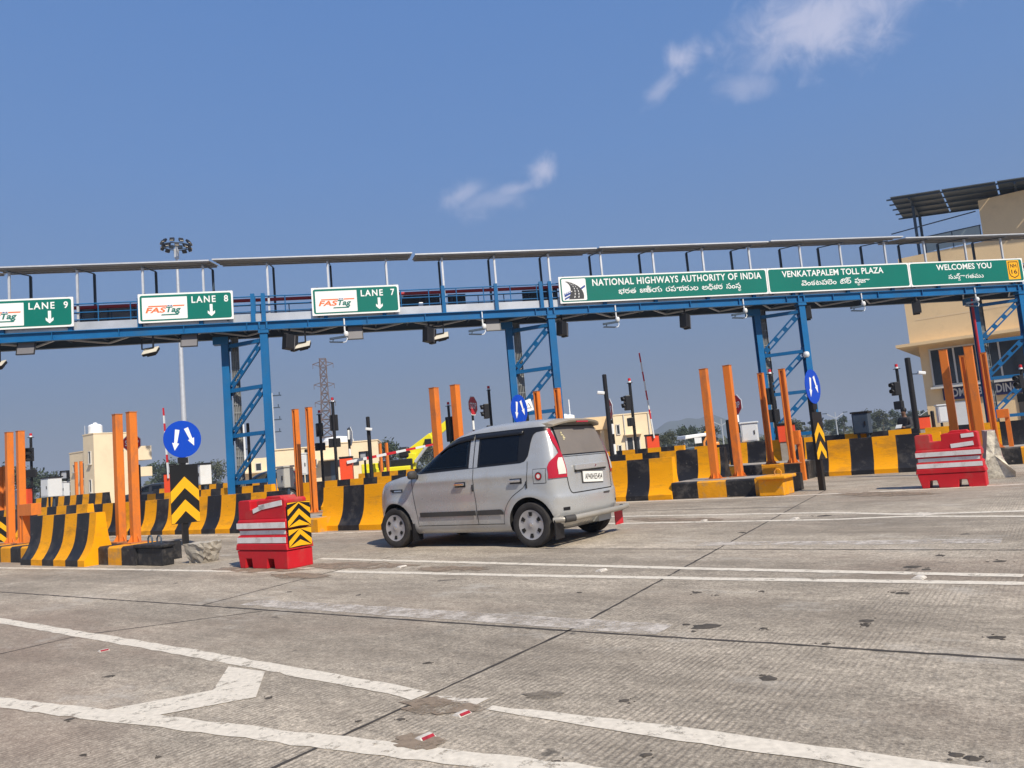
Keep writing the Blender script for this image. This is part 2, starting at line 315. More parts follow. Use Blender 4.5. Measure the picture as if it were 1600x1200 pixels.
# ------------------------------------------------------------------ ground, road, markings
LANE = R(144.0)                           # direction in which the traffic drives
EX = Vector((-math.cos(LANE), -math.sin(LANE), 0))     # local x of kerbs and barriers (to the right and nearer)
RZ = math.atan2(EX.y, EX.x)
EY = Vector((-EX.y, EX.x, 0))             # away from the camera
def road_mat():
    mt = bpy.data.materials.new('tined_concrete'); mt.use_nodes = True; nt = mt.node_tree; N = nt.nodes; L = nt.links
    b = N['Principled BSDF']; b.inputs['Roughness'].default_value = 0.85; b.inputs['Specular IOR Level'].default_value = 0.3
    tc = N.new('ShaderNodeTexCoord'); mp = N.new('ShaderNodeMapping'); mp.inputs['Rotation'].default_value = (0, 0, -RZ); L.new(tc.outputs['Object'], mp.inputs[0])
    def noise(scale, detail, st=None, rough=0.6):
        n = N.new('ShaderNodeTexNoise'); n.inputs['Scale'].default_value = scale; n.inputs['Detail'].default_value = detail; n.inputs['Roughness'].default_value = rough
        if st:
            q = N.new('ShaderNodeVectorMath'); q.operation = 'MULTIPLY'; q.inputs[1].default_value = st; L.new(mp.outputs[0], q.inputs[0]); L.new(q.outputs[0], n.inputs['Vector'])
        else: L.new(mp.outputs[0], n.inputs['Vector'])
        return n.outputs['Fac']
    def mrange(src, a, b_, c, d):
        r_ = N.new('ShaderNodeMapRange'); r_.inputs[1].default_value = a; r_.inputs[2].default_value = b_; r_.inputs[3].default_value = c; r_.inputs[4].default_value = d; L.new(src, r_.inputs[0]); return r_.outputs[0]
    def mul(a, b_):
        q = N.new('ShaderNodeMath'); q.operation = 'MULTIPLY'; L.new(a, q.inputs[0]); L.new(b_, q.inputs[1]); return q.outputs[0]
    def mixc(f, a, col):
        q = N.new('ShaderNodeMix'); q.data_type = 'RGBA'; L.new(f, q.inputs[0]); L.new(a, q.inputs[6]); q.inputs[7].default_value = (*col, 1); return q.outputs[2]
    big = mrange(noise(0.32, 6), 0.3, 0.7, 0.68, 1.24)
    lane = mrange(noise(0.8, 7, (0.12, 1.0, 1), 0.65), 0.32, 0.68, 0.74, 1.24)
    mid = mrange(noise(5.0, 6, (0.6, 1, 1), 0.7), 0.33, 0.67, 0.78, 1.20)
    fine = mul(mrange(noise(22, 6, None, 0.8), 0.36, 0.64, 0.60, 1.38), mrange(noise(80, 3, (0.7, 1, 1), 0.8), 0.36, 0.64, 0.64, 1.36))
    tine = N.new('ShaderNodeTexWave'); tine.bands_direction = 'X'; tine.inputs['Scale'].default_value = 9.5; tine.inputs['Distortion'].default_value = 1.1; tine.inputs['Detail'].default_value = 4; tine.inputs['Detail Scale'].default_value = 0.6; tine.inputs['Detail Roughness'].default_value = 0.7
    L.new(mp.outputs[0], tine.inputs['Vector'])
    where = mul(mrange(noise(0.6, 5, (1, 0.35, 1)), 0.40, 0.60, 0.0, 1.0), mrange(noise(6.0, 4, (0.5, 1.5, 1)), 0.35, 0.6, 0.2, 1.0))
    tn = mul(mrange(tine.outputs['Fac'], 0.0, 0.6, 1, 0), where)
    tone = mul(mul(mul(big, lane), fine), mid)
    sc = N.new('ShaderNodeVectorMath'); sc.operation = 'SCALE'; sc.inputs[0].default_value = (0.392, 0.335, 0.262); L.new(tone, sc.inputs['Scale'])
    cur = mixc(mrange(tn, 0, 1, 0, 0.62), sc.outputs[0], (0.13, 0.108, 0.085))
    cur = mixc(mrange(noise(0.25, 6, (0.5, 1, 1)), 0.50, 0.68, 0, 0.5), cur, (0.27, 0.175, 0.125))       # reddish dust
    cur = mixc(mrange(noise(0.7, 9, (0.35, 1, 1), 0.72), 0.47, 0.66, 0, 0.62), cur, (0.185, 0.152, 0.115))     # oil and dirt
    cur = mixc(mrange(noise(1.5, 9, (0.6, 1, 1), 0.75), 0.56, 0.68, 0, 0.50), cur, (0.50, 0.46, 0.40))               # scuffed pale patches
    cur = mixc(mrange(noise(3.3, 5, (0.7, 1, 1), 0.5), 0.70, 0.73, 0, 0.75), cur, (0.06, 0.053, 0.045))             # dark spots
    cur = mixc(mrange(noise(13, 3, None, 0.5), 0.73, 0.76, 0, 0.75), cur, (0.07, 0.06, 0.05))
    L.new(cur, b.inputs['Base Color'])
    ad = N.new('ShaderNodeMath'); ad.operation = 'MULTIPLY_ADD'; L.new(tn, ad.inputs[0]); ad.inputs[1].default_value = -0.9; L.new(fine, ad.inputs[2])
    bp = N.new('ShaderNodeBump'); bp.inputs['Strength'].default_value = 0.45; bp.inputs['Distance'].default_value = 0.006; L.new(ad.outputs[0], bp.inputs['Height']); L.new(bp.outputs[0], b.inputs['Normal'])
    return mt
M_road = road_mat()
def paint_mat(name, col, wear0, wear1, scale=5.0):
    mt = bpy.data.materials.new(name); mt.use_nodes = True; nt = mt.node_tree; N = nt.nodes; L = nt.links
    b = N['Principled BSDF']; b.inputs['Roughness'].default_value = 0.7; out = N['Material Output']
    tc = N.new('ShaderNodeTexCoord'); n = N.new('ShaderNodeTexNoise'); n.inputs['Scale'].default_value = scale; n.inputs['Detail'].default_value = 9; n.inputs['Roughness'].default_value = 0.78; L.new(tc.outputs['Object'], n.inputs['Vector'])
    n2 = N.new('ShaderNodeTexNoise'); n2.inputs['Scale'].default_value = 30; n2.inputs['Detail'].default_value = 4; L.new(tc.outputs['Object'], n2.inputs['Vector'])
    mr = N.new('ShaderNodeMapRange'); mr.inputs[1].default_value = 0.3; mr.inputs[2].default_value = 0.7; mr.inputs[3].default_value = 0.84; mr.inputs[4].default_value = 1.08; L.new(n2.outputs['Fac'], mr.inputs[0])
    sc = N.new('ShaderNodeVectorMath'); sc.operation = 'SCALE'; sc.inputs[0].default_value = col; L.new(mr.outputs[0], sc.inputs['Scale']); L.new(sc.outputs[0], b.inputs['Base Color'])
    w = N.new('ShaderNodeMapRange'); w.inputs[1].default_value = wear0; w.inputs[2].default_value = wear1; w.inputs[3].default_value = 0; w.inputs[4].default_value = 1; L.new(n.outputs['Fac'], w.inputs[0])
    tr = N.new('ShaderNodeBsdfTransparent'); mx = N.new('ShaderNodeMixShader'); L.new(w.outputs[0], mx.inputs[0]); L.new(b.outputs[0], mx.inputs[1]); L.new(tr.outputs[0], mx.inputs[2]); L.new(mx.outputs[0], out.inputs['Surface'])
    return mt
M_mark = paint_mat('worn_road_paint', (0.68, 0.61, 0.50), 0.545, 0.65, 8.0)
M_mark2 = paint_mat('flaking_road_paint', (0.66, 0.59, 0.49), 0.50, 0.58, 6.0)
M_faded = paint_mat('faded_road_paint', (0.56, 0.50, 0.43), 0.42, 0.62, 5.0)
M_joint = pm('joint_sealant', (0.055, 0.047, 0.04), 0.85, var=0.35, scale=6)
M_earth = pm('dry_grassy_earth', (0.10, 0.105, 0.055), 0.95, var=0.4, scale=0.05, dirt=(0.20, 0.16, 0.10), dirt_amt=0.8, dirt_scale=0.03)
tag(MB().add([(-9000, -200, -0.03), (9000, -200, -0.03), (9000, 12000, -0.03), (-9000, 12000, -0.03)], [(0, 1, 2, 3)]).build('ground', M_earth), kind='structure')
tag(MB().add([(-110, -40, 0), (110, -40, 0), (110, 95, 0), (-110, 95, 0)], [(0, 1, 2, 3)]).build('road', M_road), kind='structure')
def ribbon(pts, w, jit=0.0, step=0.12, z=0.0015):
    """a strip on the road along world points; w is a width or a list of widths"""
    ws = w if isinstance(w, (list, tuple)) else [w] * len(pts)
    rows = []; rr = random.Random(int(abs(pts[0].x * 1000)) + 3)
    for i in range(len(pts) - 1):
        a, b = pts[i], pts[i + 1]; d = (b - a); n = max(1, int(d.length / step)); dn = d.normalized(); nn = Vector((-dn.y, dn.x, 0))
        for k in range(n + (1 if i == len(pts) - 2 else 0)):
            t = k / n; c = a + d * t; ww = ws[i] + (ws[i + 1] - ws[i]) * t
            rows.append([(c.x + nn.x * (ww / 2 + rr.uniform(-jit, jit)), c.y + nn.y * (ww / 2 + rr.uniform(-jit, jit)), z),
                         (c.x - nn.x * (ww / 2 + rr.uniform(-jit, jit)), c.y - nn.y * (ww / 2 + rr.uniform(-jit, jit)), z)])
    return MB().grid(rows, 0, False)
def px(*uv): return [G(a, b) for a, b in uv]
def mark(name, pts, w, mt=M_mark, jit=0.014, z=0.003): tag(ribbon(pts, w, jit, 0.1, z).build(name, mt, fix=False), kind='structure')
def joint(pts, w=0.03, jit=0.006): tag(ribbon(pts, w, jit, 0.08, 0.0015).build('slab_joint', M_joint, fix=False), kind='structure')
def poly_mark(name, uv, mt):
    b = MB(); b.add([(p.x, p.y, 0.0034) for p in px(*uv)], [tuple(range(len(uv)))]); tag(b.build(name, mt, fix=False), kind='structure')
def ext(a, b, t): return a + (b - a) * t
# near gore: two solid lines joined by a chevron
n1 = px((0, 970), (330, 1026), (600, 1075), (660, 1088)); n1[0] = ext(n1[1], n1[0], 2.2)
mark('lane_line', n1, 0.135)
mark('lane_line', px((668, 1090), (752, 1098)), [0.07, 0.12], M_mark2, 0.03)
n2 = px((765, 1107), (1000, 1138), (1420, 1198)); n2.append(ext(n2[1], n2[2], 2.5)); mark('lane_line', n2, [0.06, 0.135, 0.145, 0.15])
n3 = px((0, 1098), (400, 1146), (740, 1188)); n3[0] = ext(n3[1], n3[0], 2.0); n3.append(ext(n3[1], n3[2], 3.5)); mark('lane_line', n3, 0.14)
poly_mark('chevron_marking', ((357, 1042), (414, 1050), (400, 1090), (243, 1119), (166, 1110), (333, 1079)), M_mark)
mark('lane_line', px((392, 941), (800, 968), (1040, 984)), 0.28, M_faded, 0.02)
mark('lane_line', px((500, 873), (800, 881), (1100, 889), (1600, 900)) , 0.13)
l2 = px((525, 893), (800, 899), (1200, 906), (1600, 912)); l2.append(ext(l2[2], l2[3], 3)); mark('lane_line', l2, 0.13)
mark('lane_line', px((860, 810), (972, 807), (1300, 801), (1420, 804), (1600, 798.5), (1800, 790)), 0.15)
mark('lane_line', px((860, 820), (972, 818), (1300, 812), (1420, 807), (1600, 807), (1800, 800)), 0.15)
mark('lane_line', px((700, 800), (967, 785), (1200, 776.5), (1440, 765), (1600, 756.5), (1750, 748)), 0.16)
mark('lane_line', px((-150, 886), (0, 887.5), (200, 890), (420, 894), (500, 886)), 0.12)
mark('lane_line', px((60, 838.5), (167, 838), (370, 837), (487, 834), (600, 830.5)), 0.16, M_mark2)
mark('lane_line', px((1095, 850), (1340, 848), (1565, 845)), 0.3, M_faded, 0.02)
poly_mark('lane_arrow', ((1405, 803), (1440, 800.5), (1500, 801), (1445, 806)), M_mark2)
j1 = px((664, 1090), (890, 985), (1245, 790), (1290, 766)); j1.insert(0, ext(j1[1], j1[0], 2.6)); joint(j1, 0.022)
j2 = px((0, 925), (310, 946), (890, 986), (1250, 1008), (1600, 1031)); j2[0] = ext(j2[1], j2[0], 2); j2.append(ext(j2[3], j2[4], 4)); joint(j2, 0.032, 0.010)
j3 = px((700, 850), (870, 857.5), (1600, 859.5)); j3.append(ext(j3[1], j3[2], 2)); joint(j3, 0.034, 0.012)
joint(px((0, 1022), (130, 992), (410, 955)), 0.022); joint(px((315, 946), (500, 898), (620, 868)), 0.022)
joint(px((960, 799), (1250, 792)), 0.04)

# brown silt lying between the painted lines
def silt(u, v, ru, rv, seed, mt):
    rr = random.Random(seed); n = 26; pts = [(u + math.cos(2 * math.pi * i / n) * ru * rr.uniform(.65, 1.1), v + math.sin(2 * math.pi * i / n) * rv * rr.uniform(.6, 1.1)) for i in range(n)]
    b = MB(); b.add([(p.x, p.y, 0.0042 + seed * 0.0001) for p in px(*pts)], [tuple(range(n))]); tag(b.build('silt_patch', mt, fix=False), kind='structure')
M_silt = paint_mat('brown_silt', (0.26, 0.195, 0.135), 0.48, 0.60, 4.0); M_oil = paint_mat('oil_stain', (0.205, 0.17, 0.128), 0.38, 0.66, 4.5)
for i, a in enumerate(((560, 884, 95, 6), (700, 889, 70, 4.5), (400, 890, 80, 5), (1040, 812, 60, 3.2), (1100, 812, 40, 3), (690, 1105, 70, 15), (655, 1160, 45, 14), (1380, 772, 90, 4), (470, 900, 60, 5))): silt(*a, i, M_silt)
silt(850, 1087, 34, 8, 12, M_oil)

# road studs
M_studw = pm('dusty_stud_body', (0.60, 0.55, 0.48), 0.6, var=0.2, scale=20, dirt=(0.25, 0.2, 0.16), dirt_amt=0.6, dirt_scale=18); M_stred = pm('worn_red_reflector', (0.30, 0.018, 0.03), 0.6, var=0.35, scale=25)
def road_stud(label, p, rz, mred, sc=1.0):
    t = thing('road_stud', label, 'road stud', p, rz, 'reflective studs on the road')
    b = MB()
    for x0, x1, sx in ((-0.055, 0.055, 1),):
        prof = [(-0.05, 0.0), (-0.022, 0.02), (0.022, 0.02), (0.05, 0.0)]
        b.add([(x0 * (1 if i in (1, 2) else 1.15), y, z) for i, (y, z) in enumerate(prof)] + [(x1 * (1 if i in (1, 2) else 1.15), y, z) for i, (y, z) in enumerate(prof)],
              [(0, 1, 2, 3), (7, 6, 5, 4), (1, 5, 6, 2), (2, 6, 7, 3), (0, 4, 5, 1)])
    b.build('stud_body', M_studw, t, bevel=0.004)
    r_ = MB(); r_.add([(-0.05, -0.0465, 0.0045), (0.05, -0.0465, 0.0045), (0.05, -0.0255, 0.0195), (-0.05, -0.0255, 0.0195)], [(0, 1, 2, 3)]); r_.v = [v + Vector((0, -0.0016, 0.0022)) for v in r_.v]
    r_.build('reflector', mred, t); t.scale = (sc, sc, sc); return t
for lb, uv, mm, sc in (('red and white road stud nearest the camera, beside the near white line', (664, 1153), M_stred, 0.66), ('red and white road stud by the broken end of the white line', (722, 1116), M_stred, 0.62),
                   ('small worn red and white road stud on the left between the solid lines', (162, 1017), M_stred, 0.58), ('pale road stud between the paired lines, left of the long joint', (940, 892), M_studw, 0.9),
                   ('pale road stud between the paired lines at the right', (1436, 903.5), M_studw, 0.9), ('pale road stud between the paired lines below the red barrier', (628, 886), M_studw, 0.9),
                   ('pale far road stud between the far paired lines', (1242, 811), M_studw, 1.0), ('pale road stud right of the car by the far lines', (1100, 814), M_studw, 0.9)):
    road_stud(lb, G(*uv), RZ + R(82), mm, sc)
# dried clods and litter on the slabs
cl = MB(); rr = random.Random(5)
for u, v, r_ in ((1425, 886, .13), (1448, 890, .07), (1562, 877, .10), (1470, 868, .08), (1103, 979, .16), (1353, 970, .09), (1352, 977, .05), (1089, 926, .07), (1190, 924, .05), (1410, 927, .09), (1290, 1006, .05),
                 (1556, 996, .08), (975, 1095, .05), (1200, 1060, .09), (1193, 982, .05), (1120, 930, .04), (560, 930, .05), (668, 1036, .05), (170, 1057, .06), (420, 1091, .04), (627, 1124, .04), (560, 1127, .03), (110, 1124, .05), (1395, 926, .03), (905, 926, .05), (452, 925, .05),
                 (1288, 806, .18), (1160, 832, .1), (1495, 1180, .05), (1520, 1185, .05), (1010, 1180, .04), (870, 1190, .03), (130, 1180, .03), (248, 1183, .03)):
    p = G(u, v)
    for k in range(4):
        f = (1, .35, .22, .18)[k]; q = p + (Vector((rr.uniform(-1, 1), rr.uniform(-1, 1), 0)) * r_ * (.95 if k else 0)); s_ = r_ * f * .62
        n = 11; ring = [(q.x + math.cos(2 * math.pi * i / n) * s_ * rr.uniform(.65, 1.15), q.y + math.sin(2 * math.pi * i / n) * s_ * rr.uniform(.55, .95), 0.001) for i in range(n)]
        cl.add(ring + [(q.x + rr.uniform(-.3, .3) * s_, q.y, 0.005 + s_ * .08)], [(i, (i + 1) % n, n) for i in range(n)])
tag(cl.build('dirt_clods', pm('dried_mud', (0.07, 0.06, 0.05), 0.95, var=0.4, scale=20), fix=False), 'scattered dark clods of dried mud on the concrete slabs', 'dirt', kind='stuff')
# ------------------------------------------------------------------ toll gantry
GA = R(11.0); GO = D(411, 520, 25.0); GO.z = 0
gan = thing('toll_gantry', 'long blue steel gantry footbridge with a roofed walkway spanning all the toll lanes', 'gantry', GO, GA)
X0, X1 = -11.5, 36.0
gx = Vector((math.cos(GA), math.sin(GA), 0)); gn = Vector((-gx.y, gx.x, 0))
def gs(u, v, d=0.0):                        # along-gantry coordinate and height of a pixel on the plane d behind the front face
    r_ = ray(u, v); t = ((GO + gn * d - CP).dot(gn)) / r_.dot(gn); p = CP + r_ * t; return (p - GO).dot(gx), p.z
def ibeam_x(mb, x0, x1, y, z0, z1, w, mat=0, t=0.025):
    mb.box(((x0 + x1) / 2, y, (z0 + z1) / 2), (x1 - x0, 0.02, z1 - z0 - 2 * t), mat)
    mb.box(((x0 + x1) / 2, y, z1 - t / 2), (x1 - x0, w, t), mat); mb.box(((x0 + x1) / 2, y, z0 + t / 2), (x1 - x0, w, t), mat)
def ibeam_z(mb, x, y, z0, z1, w, d, mat=0, t=0.024):
    mb.box((x, y, (z0 + z1) / 2), (0.02, d - 2 * t, z1 - z0), mat)
    mb.box((x, y - d / 2 + t / 2, (z0 + z1) / 2), (w, t, z1 - z0), mat); mb.box((x, y + d / 2 - t / 2, (z0 + z1) / 2), (w, t, z1 - z0), mat)
b = MB(); ibeam_x(b, X0, X1, 0.0, 6.26, 6.55, 0.17)
for i in range(int((X1 - X0) / 2.0)): b.box((X0 + 1 + i * 2.0, -0.045, 6.405), (0.02, 0.07, 0.235))
b.build('front_beam', M_blue, gan)
b = MB(); ibeam_x(b, X0, X1, 1.42, 6.26, 6.55, 0.17); b.build('rear_beam', M_dkst, gan)  # rear beam coloured darker to carry the shade under the walkway
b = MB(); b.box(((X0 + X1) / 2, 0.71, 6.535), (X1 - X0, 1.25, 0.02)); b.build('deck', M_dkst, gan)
b = MB()
for i in range(42):
    x = X0 + 0.6 + i * 1.13
    if x < X1: b.box((x, 0.71, 6.46), (0.06, 1.25, 0.12))
b.build('cross_joist', M_dkst, gan)
b = MB()
for i in range(21):
    x = X0 + 0.6 + i * 2.26
    b.bar((x, 0.1, 6.33), (x + 1.13, 1.34, 6.33), 0.05, 0.05); b.bar((x + 1.13, 1.34, 6.33), (x + 2.26, 0.1, 6.33), 0.05, 0.05)
b.build('wind_brace', M_galv, gan)
b = MB(); b.box(((X0 + X1) / 2, 0.02, 6.70), (X1 - X0, 0.01, 0.27)); b.box(((X0 + X1) / 2, 1.40, 6.70), (X1 - X0, 0.01, 0.27)); b.build('kick_plate', M_kick, gan)
pill = []
for k in range(-1, 4):
    for dx in (-0.28, 0.06, 2.1, 4.1, 6.2, 8.1): pill.append(k * 10.05 + dx)
for x in pill:
    if X0 < x < X1: b = MB(); ibeam_z(b, x, -0.03, 6.552, 7.52, 0.13, 0.09, t=0.015); b.build('stanchion', M_blue, gan)
for nm, y, mt in (('front_handrail', 0.06, M_blue), ('rear_handrail', 1.38, M_dkst)):  # rear rail repeats the front one in a darker, shaded colour
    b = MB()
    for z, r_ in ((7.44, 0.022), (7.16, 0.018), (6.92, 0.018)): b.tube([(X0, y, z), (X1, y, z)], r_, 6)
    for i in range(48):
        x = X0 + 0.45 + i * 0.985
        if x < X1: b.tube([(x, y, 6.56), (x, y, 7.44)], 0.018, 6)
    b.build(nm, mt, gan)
b = MB(); b.tube([(X0, 1.34, gs(640, 458.5, 1.34)[1]), (X1, 1.34, gs(640, 458.5, 1.34)[1])], 0.062, 10); b.build('water_pipe', M_redp, gan)
# walkway roof: six sheets on paired posts
seams = [-11.5, -8.45, -1.56, 5.26, 12.08, 19.05, 25.0, 31.8, 36.0]
for i in range(len(seams) - 1):
    a, c = seams[i] + 0.05, seams[i + 1] - 0.05; dz = 0.03 * ((i * 7) % 3 - 1)
    rows = [[], []]; n = int((c - a) / 0.1)
    for k in range(n + 1):
        x = a + (c - a) * k / n; z = 0.005 * (1 if k % 2 else -1)
        rows[0].append((x, -0.08, 8.715 + z + dz)); rows[1].append((x, 1.62, 9.00 + z + dz))
    b = MB(); b.grid(rows, 0, False)
    o = b.build('roof_sheet', M_roof, gan); s_ = o.modifiers.new('thick', 'SOLIDIFY'); s_.thickness = 0.018
    MB().box(((a + c) / 2, -0.10, 8.712 + dz), (c - a, 0.03, 0.045)).build('roof_edge', M_galv, gan)
    for y in (-0.05, 0.45, 1.05, 1.58): MB().box(((a + c) / 2, y, 8.665 + (y + 0.08) * 0.168 + dz), (c - a - 0.1, 0.05, 0.04)).build('roof_purlin', M_roof, gan)
posts_u = (-70, 12, 119, 222, 317, 418, 513, 605, 693, 775, 860, 942, 1024, 1102, 1175, 1255, 1318, 1388, 1450, 1514, 1571)
for u in posts_u:
    x, z = gs(u, 430 - (u - 800) * 0.035)
    MB().box((x, 0.12, 7.72), (0.065, 0.065, 1.76)).build('roof_post', M_galv, gan); MB().box((x + 0.04, 1.60, 7.70), (0.075, 0.075, 2.28)).build('roof_post', M_dkst, gan); MB().bar((x + 0.02, -0.1, 8.58), (x + 0.04, 1.60, 8.86), 0.035, 0.035).build('roof_rafter', M_dkst, gan)  # lit front posts coloured pale, shaded rear posts coloured dark
# towers
for k in range(-1, 4):
    tx = k * 10.05 + 0.02
    if k == -1: tx = -10.1
    b = MB(); ibeam_z(b, tx, 0.06, 0.0, 6.25, 0.25, 0.22); b.box((tx, 0.06, 6.2), (0.34, 0.3, 0.1))
    for q in (-0.12, 0.12):
        b.box((tx + q, -0.06, 6.42), (0.05, 0.05, 0.24))
    col1 = b.build('tower_column', M_blue, gan)
    b = MB(); c2 = (tx - 1.43, 0.96); ibeam_z(b, c2[0], c2[1], 0.0, 6.25, 0.24, 0.22); b.box((c2[0] - 0.12, c2[1], 6.12), (0.5, 0.32, 0.26)); b.build('tower_column', M_blue, gan)
    p1 = Vector((tx - 0.1, 0.06, 0)); p2 = Vector((c2[0] + 0.1, c2[1], 0))
    zs = (1.2, 2.8, 4.36, 5.92)
    b = MB(); dn = Vector((-(p2 - p1).y, (p2 - p1).x, 0)).normalized()
    for z in zs: b.bar(p1 + Vector((0, 0, z)), p2 + Vector((0, 0, z)), 0.1, 0.13)
    for i in range(3):
        a = p2 + Vector((0, 0, zs[i] + 0.07)); c = p1 + Vector((0, 0, zs[i + 1] - 0.07))
        pr = (c - a).normalized().cross(dn) * 0.085
        b.bar(a + pr, c + pr, 0.06, 0.055, up=dn); b.bar(a - pr, c - pr, 0.06, 0.055, up=dn)
        for t in (0.12, 0.37, 0.62, 0.87):
            m_ = a + (c - a) * t; dd = (c - a).normalized() * 0.09
            b.bar(m_ - dd, m_ + dd, 0.02, 0.16, up=(c - a).normalized().cross(dn))
    for z in zs:                           # gusset plates at the joints
        for p_ in (p1, p2): b.bar(p_ + Vector((0, 0, z - 0.17)) - dn * 0.052, p_ + Vector((0, 0, z + 0.17)) - dn * 0.052, 0.20, 0.012, up=dn)
    b.build('tower_brace', M_blue, gan)
    if k == 3: MB().tube([(c2[0] - 0.2, c2[1] - 0.15, 0), (c2[0] - 0.2, c2[1] - 0.15, 6.2)], 0.05, 10).build('riser_pipe', M_redp, gan)
    b = MB(); cx, cy = tx - 1.12, 1.0
    b.box((cx, cy + 0.05, 3.15), (0.22, 0.012, 6.2)); b.box((cx - 0.12, cy, 3.15), (0.014, 0.1, 6.2)); b.box((cx + 0.12, cy, 3.15), (0.014, 0.1, 6.2))
    for i in range(20): b.box((cx, cy - 0.0, 0.3 + i * 0.3), (0.22, 0.03, 0.03))
    for i in range(3): b.tube([(cx - 0.06 + i * 0.06, cy, 0.1), (cx - 0.06 + i * 0.06, cy, 6.2)], 0.018, 6)
    b.build('cable_tray', M_tray, gan)
    b = MB(); b.box((tx, 0.06, 0.42), (0.275, 0.245, 0.84)); b.build('column_guard', M_org, gan)

def glow(x, d, z): return GO + gx * x + gn * d + Vector((0, 0, z))
# ---- sign boards
def rrect(x0, x1, z0, z1, r_, n=5):
    o = []
    for cx, cz, a in ((x1 - r_, z1 - r_, 0), (x0 + r_, z1 - r_, 90), (x0 + r_, z0 + r_, 180), (x1 - r_, z0 + r_, 270)):
        for i in range(n + 1):
            t = R(a + 90 * i / n); o.append((cx + r_ * math.cos(t), cz + r_ * math.sin(t)))
    return o
def arrow_down(mb, x, z0, z1, w, y, mat=0):
    h = w * 0.62; s = w * 0.2
    mb.prism([(x - s, z1), (x - s, z0 + h), (x - w / 2, z0 + h + 0.05), (x - w / 2, z0 + h * 0.72), (x, z0), (x + w / 2, z0 + h * 0.72), (x + w / 2, z0 + h + 0.05), (x + s, z0 + h), (x + s, z1)][::-1], y, y + 0.002, mat)
def board(name, label, cat, x0, x1, z0, z1, group=None, back=0.05):
    t = thing(name, label, cat, glow(x0, -0.16, z0), GA, group); w, h = x1 - x0, z1 - z0
    b = MB(); b.prism(rrect(0, w, 0, h, 0.02), 0, back); b.build('sign_plate', M_white, t)
    b = MB()
    for q in (0.2, w - 0.2): b.box((q, back + 0.03, h / 2), (0.06, 0.05, h + 0.06))
    b.build('sign_bracket', M_dkst, t)
    return t, w, h
def lane_sign(n, x0, z0, label):
    t, w, h = board('lane_sign', label, 'sign', x0, x0 + 2.97, z0, z0 + 0.97, 'green lane signs on the gantry')
    b = MB(); b.prism(rrect(0.055, w - 0.055, 0.055, h - 0.055, 0.07), -0.004, 0.0); b.build('green_panel', M_green, t)
    b = MB(); b.prism(rrect(0.12, 1.52, 0.10, h - 0.13, 0.015), -0.007, -0.0045); b.build('logo_panel', M_white, t)
    b = MB(); put_text(b, 'LANE  %d' % n, 1.66, 2.82, 0.60, 0.83, -0.0065, fat=0.022, spacing=1.25); b.build('lettering', M_white, t); b = MB(); arrow_down(b, 2.27, 0.13, 0.54, 0.23, -0.0075); b.build('arrow', M_white, t)
    b = MB(); b.prism([(0.30, 0.52), (0.88, 0.52), (0.90, 0.56), (0.32, 0.56)], -0.010, -0.008, 0); b.prism([(1.06, 0.52), (1.42, 0.52), (1.44, 0.56), (1.08, 0.56)], -0.010, -0.008, 0)
    put_text(b, 'FAS', 0.22, 0.86, 0.32, 0.50, -0.010, 0, shear=0.22, fat=0.03)
    put_text(b, 'Tag', 0.86, 1.32, 0.265, 0.515, -0.0105, 1, shear=0.22, fat=0.03)
    b.prism([(0.70, 0.225), (1.22, 0.225), (1.26, 0.265), (0.72, 0.265)], -0.010, -0.008, 1); b.prism([(0.90, 0.535), (0.97, 0.535), (0.98, 0.565), (0.91, 0.565)], -0.010, -0.008, 2); b.prism([(0.99, 0.535), (1.05, 0.535), (1.06, 0.565), (1.0, 0.565)], -0.010, -0.008, 2)
    b.build('logo', [M_lorg, M_lgrn, M_navy], t)
lane_sign(9, -8.78, 6.67, 'green LANE 9 sign with white tag logo panel, cut by the left picture edge')
lane_sign(8, -3.86, 6.66, 'green LANE 8 sign with white tag logo panel and down arrow')
lane_sign(7, 1.67, 6.63, 'green LANE 7 sign with white tag logo panel and down arrow')
def big_sign(label, x0, x1):
    t, w, h = board('welcome_sign', label, 'sign', x0, x1, 6.645, 7.635, 'long green and white welcome boards on the gantry')
    b = MB(); b.prism(rrect(0.05, w - 0.05, 0.05, h - 0.05, 0.08), -0.004, 0.0); b.build('green_panel', M_green, t)
    return t, w, h
t, w, h = big_sign('long green board reading NATIONAL HIGHWAYS AUTHORITY OF INDIA with road emblem', 10.43, 18.72)
b = MB(); put_text(b, 'NATIONAL HIGHWAYS AUTHORITY OF INDIA', 1.27, 8.05, 0.60, 0.86, -0.0065, fat=0.02, spacing=1.1) ; b.build('lettering', M_white, t); b = MB()
T1 = [('భ', None, 0, 1), ('ా', -0.30, 0, 1), ('ర', None, 0, 1), ('త', None, 0, 1), (' ', 0, 0, 0), ('జ', None, 0, 1), ('ా', -0.26, 0, 1), ('త', None, 0, 1), ('ీ', -0.62, 0, 1), ('య', None, 0, 1), (' ', 0, 0, 0),
      ('ర', None, 0, 1), ('హ', None, 0, 1), ('ా', -0.28, 0, 1), ('ద', None, 0, 1), ('ా', -0.28, 0, 1), ('ర', None, 0, 1), ('ు', None, 0, 1), ('ల', None, 0, 1), (' ', 0, 0, 0),
      ('అ', None, 0, 1), ('ధ', None, 0, 1), ('ి', -0.58, 0, 1), ('క', None, 0, 1), ('ా', -0.26, 0, 1), ('ర', None, 0, 1), (' ', 0, 0, 0), ('స', None, 0, 1), ('ం', None, 0, 1), ('స', None, 0, 1), ('థ', -0.42, -0.36, 0.55)]
put_glyphs(b, T1, 2.25, 7.15, 0.15, 0.52, -0.0065)
b.build('lettering', M_white, t)
b = MB(); b.prism(rrect(0.10, 1.02, 0.09, 0.90, 0.05), -0.007, -0.0045, 0)
